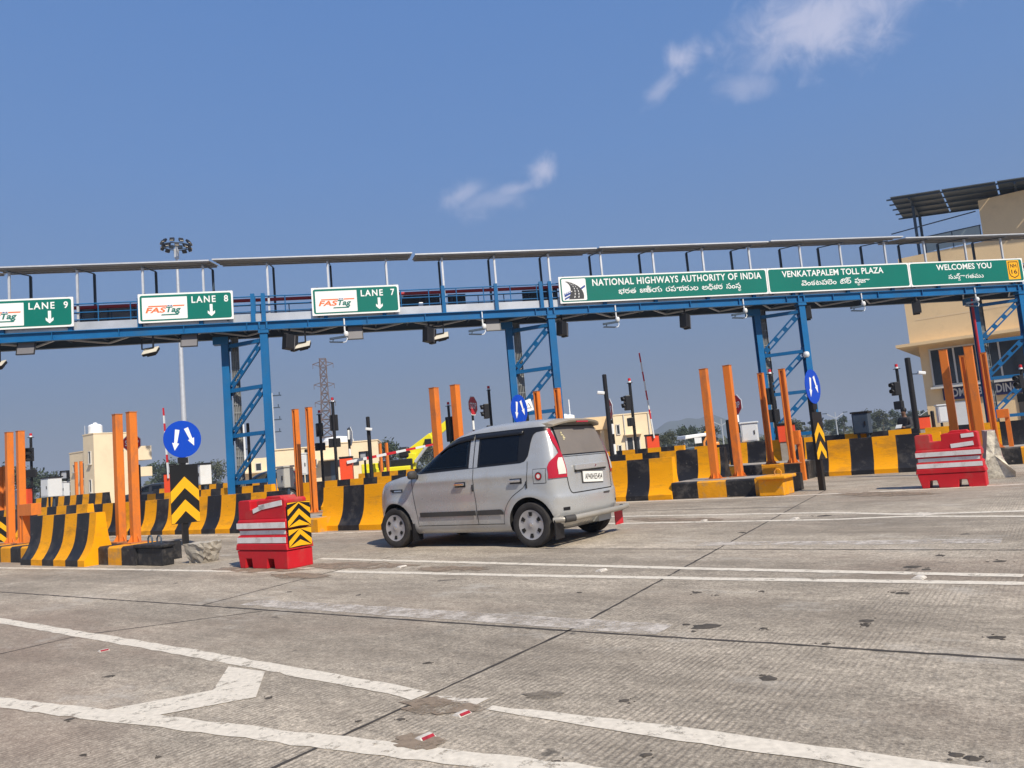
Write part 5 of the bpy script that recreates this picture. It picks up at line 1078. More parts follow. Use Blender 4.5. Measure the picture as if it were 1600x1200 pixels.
# seams
def seam(pts, w=0.007, off=0.0035, mt=None, name='door_seam', both=True):
    P_ = []
    for (x0, z0), (x1, z1) in zip(pts, pts[1:]):
        n = max(1, int(math.hypot(x1 - x0, z1 - z0) / 0.03)); P_ += [(x0 + (x1 - x0) * k / n, z0 + (z1 - z0) * k / n) for k in range(n)]
    P_.append(pts[-1])
    for s_ in (1, -1):
        rows = []
        for i, (x, z) in enumerate(P_):
            a = P_[max(0, i - 1)]; c = P_[min(len(P_) - 1, i + 1)]; d = Vector((c[0] - a[0], c[1] - a[1])).normalized(); nx, nz = -d.y * w / 2, d.x * w / 2
            rows.append([(x + nx, s_ * (yside(x + nx, z + nz) + off), z + nz), (x - nx, s_ * (yside(x - nx, z - nz) + off), z - nz)])
        MB().grid(rows, 0, True).build(name, mt or M_under, car)
seam([(0.83, 1.03), (0.82, 0.80), (0.80, 0.62), (0.775, 0.45), (0.765, 0.32)]); seam([(-0.312, 1.06), (-0.318, 0.75), (-0.33, 0.5), (-0.335, 0.30)])
arc = [(-WX + 0.445 * math.cos(R(a)), 0.30 + 0.445 * math.sin(R(a))) for a in range(72, 4, -8)]
seam([(-1.215, 1.10), (-1.22, 0.95), (-1.205, 0.84), (-1.14, 0.765)] + arc[1:] + [(-0.77, 0.30)]); seam([(0.775, 0.305), (-0.77, 0.305)], 0.008)
seam([(1.20, 1.005), (1.36, 0.985), (1.60, 0.93), (1.75, 0.86)], 0.007, name='bonnet_seam')
side_panel('side_moulding', M_trim, 0.71, -0.315, lambda x: 0.43, lambda x: 0.495, 0.016, car, nx=14, nz=3); side_panel('side_moulding', M_trim, -0.35, -0.79, lambda x: 0.43, lerp([(-0.35, .495), (-0.75, .500), (-0.79, .46)]), 0.016, car, nx=14, nz=3)
side_panel('fender_vent', M_carb, 1.30, 1.02, lambda x: 0.80 + (0.02 if x > 1.25 else 0), lambda x: 0.845, 0.006, car, nx=10, nz=3); side_panel('vent_chrome', M_chrome, 1.20, 1.04, lambda x: 0.81, lambda x: 0.83, 0.009, car, nx=6, nz=2)
for x in (-0.08, -1.03):
    for s_ in (1, -1):
        y = yside(x, 0.86)
        b = MB(); b.box((x, s_ * (y + 0.030), 0.86), (0.17, 0.016, 0.035)); b.box((x - 0.075, s_ * (y + 0.015), 0.86), (0.02, 0.03, 0.035)); b.box((x + 0.075, s_ * (y + 0.015), 0.86), (0.02, 0.03, 0.035)); h_ = b.build('door_handle', M_chrome, car, bevel=0.005)
        b = MB(); b.box((x, s_ * (y + 0.003), 0.855), (0.19, 0.008, 0.07)); b.build('handle_cup', M_carb, h_, bevel=0.003)
        b = MB(); b.box((x - 0.215 if x > -0.5 else x - 0.165, s_ * (y + 0.008), 0.80), (0.018, 0.012, 0.09)); b.build('door_guard', M_carb, car, bevel=0.003)
# fuel flap with a round sticker
xf, zf = -1.405, 0.90; yf = yside(xf, zf) + 0.004
side_panel('flap_seam', M_trim, xf - 0.098, xf + 0.098, lambda x: zf - 0.095, lambda x: zf + 0.095, 0.002, car, False, 8, 4)
side_panel('fuel_flap', M_car, xf - 0.091, xf + 0.091, lambda x: zf - 0.088, lambda x: zf + 0.088, 0.0045, car, False, 8, 4); ff = [o for o in car.children if o.name.startswith('fuel_flap')][0]
b = MB(); b.lathe([(0, 0.003), (0.026, 0.003)], 24, 0, rot_m(R(-90), 0, 0, (xf + 0.01, yf + 0.004, zf))); b.lathe([(0.026, 0.0025), (0.042, 0.0025)], 24, 1, rot_m(R(-90), 0, 0, (xf + 0.01, yf + 0.004, zf))); b.lathe([(0.042, 0.0022), (0.052, 0.0022)], 24, 2, rot_m(R(-90), 0, 0, (xf + 0.01, yf + 0.004, zf))); b.build('sticker', [M_plate, M_sred, M_sblk], ff)
# rear: lamps, glass, plate
M_tlens2 = M_tlens
def corner_panel(name, mt, zlist, xa, yb, off, parent, nq=14, q0=0.0):
    """panel round the rear corner from side station xa(z) to rear offset yb(z)"""
    for s_ in (1, -1):
        rows = []
        for z in zlist:
            w, r_, ar = cw_(z), crx(z), car_(z); c = r_ + ar; t = max(0.0, min(1, (c - xa(z)) / ar)); th0 = math.acos(t ** (RPX / 2)) if t > 0 else R(90); th1 = math.asin(min(1, (yb(z) / w)) ** (RPX / 2)); row = []
            for q in range(nq + 1):
                th = th0 + (th1 - th0) * (q0 + (1 - q0) * q / nq); x = c - ar * math.cos(th) ** (2 / RPX); y = w * math.sin(th) ** (2 / RPX); nv = Vector((-math.cos(th), math.sin(th))); 
                if t <= 0 and q == 0 and q0 == 0: x = xa(z)
                row.append((x + nv.x * off, s_ * (y + nv.y * off), z))
            rows.append(row)
        o = MB().grid(rows, 0, True).build(name, mt, parent)
        if s_ == 1: first = o
    return first
zl = [0.86 + (1.50 - 0.86) * i / 22 for i in range(23)]
lampx = lerp([(0.86, -1.535), (0.93, -1.535), (1.00, -1.52), (1.06, -1.535), (1.13, -1.585), (1.18, -1.60), (1.25, -1.575), (1.35, -1.525), (1.50, -1.455)]); lampy = lerp([(0.86, 0.565), (0.95, 0.555), (1.14, 0.565), (1.22, 0.575), (1.35, 0.575), (1.50, 0.58)])
corner_panel('tail_lamp', M_tail, zl, lampx, lampy, 0.014, car)
corner_panel('lamp_lens', M_tlens, [0.905 + 0.21 * i / 8 for i in range(9)], lampx, lambda z: lampy(z) + 0.018, 0.020, car, 14, 0.60)
def rear_panel(name, mt, z0, z1, yw, off, parent=None, nz=10, ny=20, ymid=0.0):
    rows = []
    for j in range(nz + 1):
        z = z0 + (z1 - z0) * j / nz; w = yw(z); rows.append([(xrear(ymid + w * (2 * k / ny - 1), z) - off, ymid + w * (2 * k / ny - 1), z) for k in range(ny + 1)])
    return MB().grid(rows, 0, True).build(name, mt, parent or car)
rear_panel('rear_window_surround', M_carb, 1.135, 1.535, lerp([(1.135, 0.60), (1.535, 0.555)]), 0.004); rg = rear_panel('rear_window', M_rglass, 1.15, 1.515, lerp([(1.15, 0.575), (1.515, 0.53)]), 0.008)
b = MB(); rr = random.Random(2)
for zz, ww in ((1.43, .03), (1.405, .05), (1.385, .035), (1.365, .055), (1.345, .03), (1.44, .015)): b.box((xrear(0.42, zz) - 0.0115, 0.43 + rr.uniform(-.012, .012), zz), (0.003, ww, 0.014))
b.build('window_sticker', pm('pale_yellow_decal', (0.70, 0.62, 0.36), 0.6), rg)
def rear_seam(pts, w=0.008, off=0.004, name='tailgate_seam'):
    P_ = []
    for (y0, z0), (y1, z1) in zip(pts, pts[1:]):
        n = max(1, int(math.hypot(y1 - y0, z1 - z0) / 0.03)); P_ += [(y0 + (y1 - y0) * k / n, z0 + (z1 - z0) * k / n) for k in range(n)]
    P_.append(pts[-1]); rows = []
    for i, (y, z) in enumerate(P_):
        a = P_[max(0, i - 1)]; c = P_[min(len(P_) - 1, i + 1)]; d = Vector((c[0] - a[0], c[1] - a[1])).normalized(); ny, nz = -d.y * w / 2, d.x * w / 2
        rows.append([(xrear(y + ny, z + nz) - off, y + ny, z + nz), (xrear(y - ny, z - nz) - off, y - ny, z - nz)])
    MB().grid(rows, 0, True).build(name, M_under, car)
rear_seam([(0.565, 0.86), (0.55, 0.72), (0.53, 0.665), (0.50, 0.65), (-0.50, 0.65), (-0.53, 0.665), (-0.55, 0.72), (-0.565, 0.86)], 0.012); rear_seam([(0.585, 1.12), (-0.585, 1.12)], 0.006)
# recess around the plate, garnish bar, plate
xp = xrear(0, 0.88)
b = MB(); b.prism(rrect(-0.40, 0.40, 0.93, 1.01, 0.02), -0.035, 0.0, 0, Matrix.Translation((xp + 0.012, 0, 0)) @ Matrix.Rotation(R(-90), 4, 'Z')); gb = b.build('garnish_bar', M_car, car, bevel=0.012)
b = MB(); b.prism([(0.07, 0.955), (0.10, 0.952), (0.13, 0.975), (0.10, 0.985)], -0.004, 0.0, 0, Matrix.Translation((xp - 0.022, 0, 0)) @ Matrix.Rotation(R(-90), 4, 'Z')); b.build('badge', M_chrome, gb)
b = MB(); b.box((xp - 0.004, 0, 0.922), (0.02, 0.80, 0.022)); b.build('garnish_gap', M_under, car)
pz0, pz1 = 0.755, 0.895; MP = Matrix.Translation((xrear(0, 0.83) - 0.014, 0.02, 0)) @ Matrix.Rotation(R(3), 4, 'X') @ Matrix.Rotation(R(-90), 4, 'Z')
b = MB(); b.prism(rrect(-0.26, 0.26, pz0, pz1, 0.012), -0.006, 0.002, 0, MP); pl = b.build('number_plate', M_plate, car)
b = MB(); put_text(b, 'AP40HE5454', -0.215, 0.235, pz0 + 0.035, pz1 - 0.03, -0.0085, 0, MP, fat=0.008, spacing=1.12); b.build('lettering', M_sblk, pl)
b = MB(); b.prism(rrect(-0.275, 0.275, pz0 - 0.012, pz1 + 0.012, 0.012), 0.002, 0.010, 0, MP); b.build('plate_holder', M_trim, pl)
b = MB(); MT = Matrix.Translation((xrear(-0.25, 0.60) - 0.006, 0, 0)) @ Matrix.Rotation(R(-90), 4, 'Z'); b.prism([(0.22, 0.588), (0.38, 0.588), (0.385, 0.606), (0.225, 0.606)], -0.004, 0.0, 0, MT); b.build('trim_badge', M_trim, car)
for s_ in (1, -1):
    rows = [[(xrear(y, z) - 0.004, y, z) for y in [s_ * (0.60 + 0.014 * k) for k in range(8)]] for z in (0.445, 0.465, 0.485)]
    MB().grid(rows, 0, True).build('bumper_reflector', M_carb, car)
# tubular rear guard with end caps
b = MB(); b.tube([(-1.56, 0.80, 0.335), (-1.68, 0.76, 0.34), (-1.765, 0.60, 0.345), (-1.79, 0, 0.345), (-1.775, -0.62, 0.345), (-1.73, -0.80, 0.345), (-1.70, -0.93, 0.345)], 0.036, 12); gd = b.build('bumper_guard', pm('dusty_guard_pipe', (0.36, 0.335, 0.29), 0.45, metal=0.3, var=0.15), car)
for s_ in (1, -1): MB().tube([(-1.765, s_ * 0.62, 0.345), (-1.70, s_ * 0.76, 0.342)], 0.044, 12).build('guard_sleeve', M_trim, gd)
for y in (-0.4, 0.4): MB().bar((-1.66, y, 0.30), (-1.80, y, 0.36), 0.04, 0.03).build('guard_stay', M_galv, gd)
b = MB(); b.box((-1.66, -0.25, 0.27), (0.10, 0.34, 0.10)); b.build('tow_bracket', M_gcab, car)
# spoiler, mirrors, aerial, lamps
prof = [(-1.22, 1.625), (-1.40, 1.632), (-1.56, 1.622), (-1.645, 1.598), (-1.635, 1.575), (-1.50, 1.565), (-1.34, 1.55)]
rows = []
for k in range(15):
    y = -0.60 + 1.2 * k / 14; d = 0.055 * (abs(y) / 0.6) ** 3; sx = 0.09 * (abs(y) / 0.6) ** 4; rows.append([(x + sx, y, z - d) for x, z in prof])
b = MB(); b.grid(rows, 0, True, closed=True); n = len(prof); b.add(rows[0], [tuple(range(n))]); b.add(rows[-1], [tuple(range(n - 1, -1, -1))]); b.build('spoiler', M_dustroof, car, sharp=50)
b = MB(); b.box((-1.638, 0, 1.572), (0.012, 0.3, 0.02)); b.build('brake_lamp', M_tail, car)
for s_ in (1, -1):
    b = MB(); M = Matrix.Translation((0.72, s_ * 0.90, 1.04)) @ Matrix.Diagonal((0.06, 0.085, 0.062, 1)); sp = [(math.cos(R(a)), math.sin(R(a))) for a in range(-90, 91, 18)]; b.lathe([(max(1e-4, abs(c) ** 0.7), math.copysign(abs(q) ** 0.7, q)) for c, q in sp], 18, 0, M); mr_ = b.build('wing_mirror', M_trim, car)
    b = MB(); b.bar((0.74, s_ * 0.79, 1.01), (0.73, s_ * 0.86, 1.02), 0.07, 0.05); b.build('mirror_arm', M_carb, mr_)
    rows = [[(xfront(y, z) + 0.006, s_ * y, z) for y in [0.42 + 0.035 * k for k in range(9)]] for z in (0.70, 0.76, 0.82, 0.87)]; MB().grid(rows, 0, True).build('headlamp', M_tlens, car)
rows = [[(xfront(y, z) + 0.006, y, z) for y in [-0.4 + 0.05 * k for k in range(17)]] for z in (0.68, 0.76, 0.84)]; MB().grid(rows, 0, True).build('grille', M_carb, car)
rows = []
for j in range(13):
    z = 1.075 + (1.545 - 1.075) * j / 12; w = cw_(z) * 0.90; rows.append([(xfront(w * (2 * k / 20 - 1), z) + 0.006, w * (2 * k / 20 - 1), z) for k in range(21)])
MB().grid(rows, 0, True).build('windscreen', M_seeglass, car)
b = MB(); b.box((0, 0, 0.235), (2.9, 1.30, 0.10)); b.build('underbody', M_under, car)
# wheels
def wheel(x, s_):
    MW = Matrix.Translation((x, s_ * 0.735, WR)) @ Matrix.Rotation(R(-90) if s_ > 0 else R(90), 4, 'X')
    t = MB(); t.lathe([(0.185, -0.085), (0.25, -0.092), (0.276, -0.085), (0.287, -0.06), (0.289, 0.0), (0.287, 0.06), (0.276, 0.083), (0.25, 0.090), (0.205, 0.084), (0.190, 0.075)], 48, 0, MW); w_ = t.build('wheel', M_tyre, car)
    c = MB(); c.lathe([(0, 0.075), (0.035, 0.075), (0.05, 0.068), (0.12, 0.066), (0.165, 0.072), (0.19, 0.078), (0.197, 0.070), (0.197, 0.03)], 48, 0, MW); c.build('wheel_cover', M_cover, w_)
    for k in range(6):
        a = R(60 * k + 30); c = MB(); pts = []
        for (r_, dw) in ((0.112, 0.022), (0.158, 0.030)): pts += [(r_, -dw), (r_, dw)]
        q = [(r_ * math.cos(a) - d * math.sin(a), r_ * math.sin(a) + d * math.cos(a)) for r_, d in ((0.110, -0.020), (0.160, -0.030), (0.166, 0.0), (0.160, 0.030), (0.110, 0.020))]
        c.add([(px_, py_, 0.0785 if i in (1, 2, 3) else 0.0745) for i, (px_, py_) in enumerate(q)], [(0, 1, 2, 3, 4)], 0, False, MW); c.build('cover_slot', M_under, w_)
    c = MB(); c.lathe([(0.0, 0.0785), (0.024, 0.0785), (0.028, 0.074)], 20, 0, MW); c.build('cover_badge', M_chrome, w_)
for x in (WX, -WX):
    for s_ in (1, -1): wheel(x, s_)
for x, s_, mt in ((WX - 0.37, 1, M_carb), (-WX - 0.37, 1, M_carb), (WX - 0.37, -1, M_carb)):
    b = MB(); b.box((x, s_ * 0.73, 0.22), (0.015, 0.20, 0.24)); b.build('mud_flap', mt, car)
b = MB(); b.box((-WX - 0.40, -0.80, 0.20), (0.015, 0.22, 0.20), 0, None); b.bar((-WX - 0.36, -0.74, 0.34), (-WX - 0.40, -0.78, 0.28), 0.02, 0.02); b.build('mud_flap', M_sred, car)
# ------------------------------------------------------------------ buildings behind the booths
M_cream = pm('cream_wall_paint', (0.80, 0.66, 0.45), 0.85, var=0.05, scale=0.5, dirt=(0.55, 0.44, 0.30), dirt_amt=0.35, dirt_scale=0.6, bump=0.1)
M_beige = pm('beige_wall_paint', (0.78, 0.58, 0.335), 0.85, var=0.05, scale=0.4, dirt=(0.40, 0.30, 0.19), dirt_amt=0.35, dirt_scale=0.5, bump=0.1)
M_win = pm('window_glass', (0.03, 0.035, 0.04), 0.1, var=0.2, spec=0.7); M_frame = pm('white_window_frame', (0.6, 0.58, 0.54), 0.5, var=0.05); M_tank = pm('white_tank_plastic', (0.82, 0.83, 0.83), 0.5, var=0.03)
M_dark = pm('doorway_shade_colour', (0.05, 0.045, 0.04), 0.8, var=0.2); M_pv = pm('solar_panel_back', (0.10, 0.12, 0.14), 0.5, var=0.15); M_board = pm('navy_name_board', (0.012, 0.015, 0.07), 0.45, var=0.1)  # M_dark puts the shade inside doorways into a flat dark colour
def win(t, x, z, w, h, y, name='window', sill=True):
    f = MB()
    for a in (-w / 2, w / 2): f.box((x + a, y - 0.02, z), (0.07, 0.10, h + 0.07))
    for c in (-h / 2, h / 2): f.box((x, y - 0.02, z + c), (w, 0.10, 0.07))
    o = f.build(name, M_frame, t); MB().box((x, y - 0.006, z), (w, 0.012, h)).build('pane', M_win, o)
    if sill: MB().box((x, y - 0.08, z - h / 2 - 0.06), (w + 0.2, 0.22, 0.06)).build('sill', M_frame, o)
def tank(t, x, y, z, r_=0.7, h=1.0):
    b = MB(); b.lathe([(0, h * 1.12), (r_ * 0.25, h * 1.10), (r_ * 0.3, h), (r_ * 0.8, h * 0.9), (r_, h * 0.75), (r_, 0), (0, 0)], 20, 0, rot_m(loc=(x, y, z))); b.build('water_tank', M_tank, t)
# cream two-storey house on the left
Yh = 70; o_ = D(147, 720, Yh); o_.z = 0
def zof(u, v, Y=Yh): return D(u, v, Y).z
hs = thing('house', 'cream two-storey flat-roofed house with a white water tank, at far left', 'building', o_, RZ)
z1 = zof(147, 677); z2 = zof(120, 704)
b = MB(); b.box((-1.05, 1.75, z1 / 2), (2.1, 3.5, z1)); b.box((-1.05, 1.75, z1), (2.18, 3.58, 0.10)); b.build('wall', M_cream, hs)
b = MB(); b.box((-3.9, 2.3, z2 / 2), (3.6, 4.0, z2)); b.box((-3.9, 2.3, z2), (3.68, 4.08, 0.10)); b.build('wall', M_cream, hs)
for va, vb in ((696, 718), (729, 744)):
    za_, zb2 = zof(222, va, 73), zof(222, vb, 73); b = MB(); b.box((-0.9, 4.5, (za_ + zb2) / 2), (1.8, 2.0, za_ - zb2)); b.build('balcony', M_cream, hs)
b = MB(); b.box((-1.3, 4.0, z1 * 0.42), (1.2, 1.0, z1 * 0.84)); b.build('stair_wall', M_cream, hs)
tank(hs, -1.1, 0.7, z1 + 0.05, 0.62, 0.95)
for y in (0.1, 1.4): MB().bar((-1.9, y, z1), (-1.9, y, z1 + 0.9), 0.06, 0.06).build('tank_rail', M_galv, hs)
win(hs, -0.75, z1 * 0.68, 0.45, 1.15, -0.02); win(hs, -0.75, z1 * 0.30, 0.45, 1.15, -0.02); win(hs, -4.6, z2 * 0.72, 0.6, 0.7, 0.28); win(hs, -3.0, z2 * 0.66, 1.0, 1.5, 0.28)
# low cream building behind the first tower
Yb = 74; o_ = D(372, 745, Yb); o_.z = 0
lb = thing('service_building', 'long low cream service building behind the first blue tower', 'building', o_, R(9))
zt = zof(430, 702, Yb)
b = MB(); b.box((1.4, 4, zt / 2 - 0.35), (2.9, 7, zt - 0.7)); b.build('wall', M_cream, lb); b = MB(); b.box((7.9, 4.5, zt / 2), (10.2, 7, zt)); b.box((7.9, 4.5, zt), (10.4, 7.2, 0.12)); b.build('wall', M_cream, lb)
b = MB(); b.box((1.4, 0.2, zt * 0.5), (3.2, 1.2, 0.14)); b.build('canopy_slab', M_cream, lb)
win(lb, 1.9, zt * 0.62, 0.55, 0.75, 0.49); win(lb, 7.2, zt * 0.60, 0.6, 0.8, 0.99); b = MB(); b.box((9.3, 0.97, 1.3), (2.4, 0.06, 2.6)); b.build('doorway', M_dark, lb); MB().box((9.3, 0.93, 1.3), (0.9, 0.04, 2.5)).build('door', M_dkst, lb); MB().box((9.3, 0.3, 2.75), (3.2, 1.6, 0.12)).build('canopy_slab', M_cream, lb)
b = MB(); b.lathe([(0, 1.0), (1.3, 0.85), (1.6, 0.5), (1.6, 0), (0, 0)], 24, 0, rot_m(loc=(9.6, 3, zt))); b.build('water_tank', M_tank, lb)
Yc = 56; o_ = D(527, 745, Yc); o_.z = 0; wb = (D(589, 700, Yc).x - o_.x) / math.cos(R(8))
pb_ = thing('booth_building', 'plain cream block behind the black camera pole, left of the yellow crane', 'building', o_, R(8)); zt = zof(560, 690, Yc)
b = MB(); b.box((wb / 2, 3, zt / 2), (wb, 6, zt)); b.build('wall', M_cream, pb_); b = MB(); b.box((wb / 2, 3, zt + 0.03), (wb + 0.1, 6.1, 0.08)); b.build('parapet', M_cream, pb_); b = MB(); b.box((wb * 0.28, -0.03, zt * 0.58), (wb * 0.5, 0.06, 0.5)); b.build('window', M_win, pb_)
# cream block right of the car
Yd = 62; o_ = D(962, 700, Yd); o_.z = 0; wd = (D(1019, 660, Yd).x - o_.x) / math.cos(R(6))
rb = thing('toll_office', 'cream flat-roofed office block right of the car with a white tank on its lower wing', 'building', o_, R(6)); zt = zof(990, 646, Yd)
b = MB(); b.box((wd / 2, 4, zt / 2), (wd, 8, zt)); b.box((wd / 2, 4, zt), (wd + 0.1, 8.1, 0.1)); b.build('wall', M_cream, rb)
zw = zof(930, 650, Yd); b = MB(); b.box((-2.4, 5.5, zw - 0.55), (5.4, 7, 1.1)); b.box((-2.4, 8.4, zw / 2 - 0.5), (5.2, 1, zw - 1.0)); b.build('wing', M_beige, rb); b = MB()
for x in (-0.5, -2.5, -4.5): MB().box((x, 2.3, zw / 2 - 0.5), (0.3, 0.3, zw - 1.1)).build('wing_column', M_cream, rb)
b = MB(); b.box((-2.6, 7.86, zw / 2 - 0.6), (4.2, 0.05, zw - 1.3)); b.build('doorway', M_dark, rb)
for x, z in ((0.9, zt * .5), (wd - .25, zt * .5)): MB().tube([(x, -0.06, 0), (x, -0.06, zt)], 0.05, 8).build('rain_pipe', M_frame, rb)
tank(rb, -3.2, 5, zw + 0.02, 0.95, 0.55); MB().tube([(-2.6, 5.2, zw), (-2.6, 5.2, zw + 1.9)], 0.05, 6).build('vent_pipe', M_tank, rb)
f = MB()
for x in (-0.55, 0.0, 0.55): f.box((wd * 0.47 + x, -0.03, zt * 0.36), (0.09, 0.1, 1.35))
o = f.build('window', M_frame, rb); MB().box((wd * 0.47, -0.008, zt * 0.36), (1.1, 0.016, 1.3)).build('pane', M_win, o); MB().box((wd * 0.47, -0.25, zt * 0.58), (1.5, 0.5, 0.07)).build('sunshade', M_cream, o)
for z in (0.7, 0.28): win(rb, 0.35, zt * z, 0.28, 0.8, -0.01, sill=False)
# admin building on the right
Ya = 46.0; P0 = D(1437, 600, Ya); P0.z = 0
ad = thing('admin_building', 'tall beige admin building with roof canopy of solar panels at the right edge', 'building', P0, RZ)
za = lambda v, u=1437: D(u, v, Ya).z
z_eave, z_par = za(541), za(402)
b = MB(); b.box((7.4, 5.2, z_eave / 2), (14.4, 10, z_eave)); b.build('lower_wall', M_beige, ad)
b = MB(); b.box((7.2, 5.0, (z_eave + z_par) / 2 + 0.05), (14.8, 10.4, z_par - z_eave - 0.1)); b.build('upper_wall', M_beige, ad)
b = MB(); b.slab([(-0.9, -0.9), (15.2, -0.9), (15.2, 10.6), (-0.9, 10.6)], z_eave - 0.02, z_eave + 0.16); b.build('eave_slab', M_beige, ad)
for i in range(3): MB().box((6.8, -0.222, z_eave + 1.6 + i * 1.0), (13, 0.006, 0.012)).build('wall_groove', M_frame, ad)
MB().box((3.2, 0.08, z_eave - 1.25), (0.12, 0.22, 2.5)).build('pilaster', M_beige, ad)
zs0, zs1 = za(606), za(549)
f = MB()
for x in (0.75, 2.0, 4.3, 5.6): f.box((x, 0.16, (zs0 + zs1) / 2), (0.09, 0.14, zs1 - zs0))
for z in (zs0, zs1): f.box((3.17, 0.16, z), (4.95, 0.14, 0.09))
o = f.build('window', M_frame, ad); MB().box((3.17, 0.185, (zs0 + zs1) / 2), (4.9, 0.02, zs1 - zs0)).build('pane', M_win, o); MB().box((3.17, 0.05, zs0 - 0.12), (5.2, 0.4, 0.12)).build('sill', M_frame, o)
win(ad, 8.0, (zs0 + zs1) / 2, 1.4, zs1 - zs0, 0.18); win(ad, 11.0, (zs0 + zs1) / 2, 1.4, zs1 - zs0, 0.18); win(ad, 8.0, 1.9, 1.4, 1.6, 0.18)
zb_ = za(627); sb = MB(); sb.box((3.15, 0.12, zb_ + 0.3), (4.0, 0.10, 0.80)); so_ = sb.build('name_board', M_board, ad)
b = MB(); put_text(b, 'ADMIN BUILDING', 1.32, 4.98, zb_ + 0.05, zb_ + 0.56, 0.064, fat=0.03, spacing=1.05); b.build('lettering', M_frame, so_)
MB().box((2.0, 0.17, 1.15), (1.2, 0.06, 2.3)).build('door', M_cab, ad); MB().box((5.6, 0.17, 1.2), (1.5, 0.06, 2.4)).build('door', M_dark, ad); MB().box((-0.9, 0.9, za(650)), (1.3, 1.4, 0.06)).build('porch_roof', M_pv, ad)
# roof terrace: glass railing, stair block, canopy of panels
M_rail = pm('greenish_rail_glass', (0.35, 0.42, 0.42), 0.15, var=0.05)
b = MB(); b.box((2.85, -0.12, z_par + 0.55), (2.9, 0.02, 0.9)); b.box((1.42, 2.0, z_par + 0.45), (0.02, 4.2, 0.9)); b.build('glass_railing', M_rail, ad)
b = MB(); b.bar((1.4, -0.12, z_par + 1.02), (4.35, -0.12, z_par + 1.02), 0.06, 0.06); 
for i in range(3): b.bar((1.4 + i * 1.45, -0.12, z_par), (1.4 + i * 1.45, -0.12, z_par + 1.02), 0.05, 0.05)
b.build('railing_frame', M_dkst, ad)
zst = D(1562, 312, 43.4).z; b = MB(); b.box((8.7, 3.2, (z_par + zst) / 2), (8.6, 6.9, zst - z_par)); b.build('stair_block', M_beige, ad)
zc0 = 1.2 + (za(308, 1400) - 1.2) * 0.976; DR = 0.11
zq = lambda x, y: zc0 - DR * x - 0.085 * (y + 1.3)
for i in range(5):
    x0 = 0.0 + i * 2.75; x1 = x0 + 2.66; c4 = [(x0, -1.3), (x1, -1.3), (x1, 3.2), (x0, 3.2)]; b = MB()
    b.add([(x, y, zq(x, y)) for x, y in c4] + [(x, y, zq(x, y) + 0.05) for x, y in c4], [(0, 3, 2, 1), (4, 5, 6, 7), (0, 1, 5, 4), (1, 2, 6, 5), (2, 3, 7, 6), (3, 0, 4, 7)])
    b.build('solar_panel', M_pv, ad)
for k in range(5): y = -1.1 + k * 1.0; MB().bar((-0.25, y, zq(-.25, y) - 0.06), (14, y, zq(14, y) - 0.06), 0.06, 0.09).build('panel_purlin', M_dkst, ad)
for x in (1.0, 6.3, 11.6):
    MB().bar((x, -1.2, zq(x, -1.2) - 0.17), (x, 3.1, zq(x, 3.1) - 0.17), 0.10, 0.13).build('rafter', M_dkst, ad)
    for y in (0.0, 2.6): z9 = zq(x, y) - 0.23; MB().box((x, y, (z_par + z9) / 2), (0.15, 0.15, z9 - z_par)).build('canopy_post', M_dkst, ad)
MB().bar((-0.4, 0.1, z_par + 1.7), (4.2, 0.1, z_par + 1.95), 0.06, 0.06).build('tie_pipe', M_dkst, ad)

# ------------------------------------------------------------------ masts, pylon, lamps
Ym = 62; T = D(274, 386, Ym); hm = thing('high_mast', 'tall slim grey high-mast light with a ring of floodlights above the gantry', 'light mast', (D(284, 560, Ym).x - 0.05, Ym, 0), 0)
zt = T.z; b = MB(); b.tube([(0, 0, 0), (0, 0, zt * 0.55), (0, 0, zt)], [0.26, 0.18, 0.10], 14); b.build('pole', M_galv, hm)
b = MB()
for rr_, z in ((1.12, zt + 0.05),): b.tube([(rr_ * math.cos(R(a)), rr_ * math.sin(R(a)), z) for a in range(0, 361, 20)], 0.05, 6)
for a in range(0, 360, 60): b.bar((0, 0, zt), (1.12 * math.cos(R(a)), 1.12 * math.sin(R(a)), zt + 0.05), 0.05, 0.05)
b.build('lamp_ring', M_dkst, hm)
for k in range(20):
    a = R(18 * k + 8); MB().box((0, 0, 0), (0.36, 0.16, 0.30), 0, rot_m(R(-30), 0, a + R(90), (1.12 * math.cos(a), 1.12 * math.sin(a), zt - 0.1 + (0.42 if k % 2 else 0)))).build('floodlight', M_dbox, hm)
    MB().box((0, 0, 0), (0.28, 0.03, 0.22), 0, rot_m(R(-30), 0, a + R(90), (1.21 * math.cos(a), 1.21 * math.sin(a), zt - 0.14 + (0.42 if k % 2 else 0)))).build('lamp_glass', M_lamp, hm)
b = MB(); b.box((0, 0, zt - 0.6), (0.3, 0.3, 0.8)); b.build('head_frame', M_galv, hm)
M_rust = pm('rust_brown_steel', (0.13, 0.09, 0.08), 0.7, var=0.2)
Yp = 150; T = D(503, 561, Yp); py = thing('pylon', 'brown lattice power pylon rising behind the twin traffic lights', 'pylon', (D(512, 690, Yp).x, Yp, 0), R(12)); py.scale = (0.78, 0.78, 1); H_ = T.z
hw = lambda z: 2.1 - 1.2 * min(1, z / (H_ * 0.72)) if z < H_ * 0.72 else 0.9
for sx in (1, -1):
    for sy in (1, -1): MB().bar((sx * hw(0), sy * hw(0), 0), (sx * .9, sy * .9, H_ * .72), 0.2, 0.2).bar((sx * .9, sy * .9, H_ * .72), (sx * .75, sy * .75, H_), 0.18, 0.18).build('corner_leg', M_rust, py)
b = MB(); n = 14
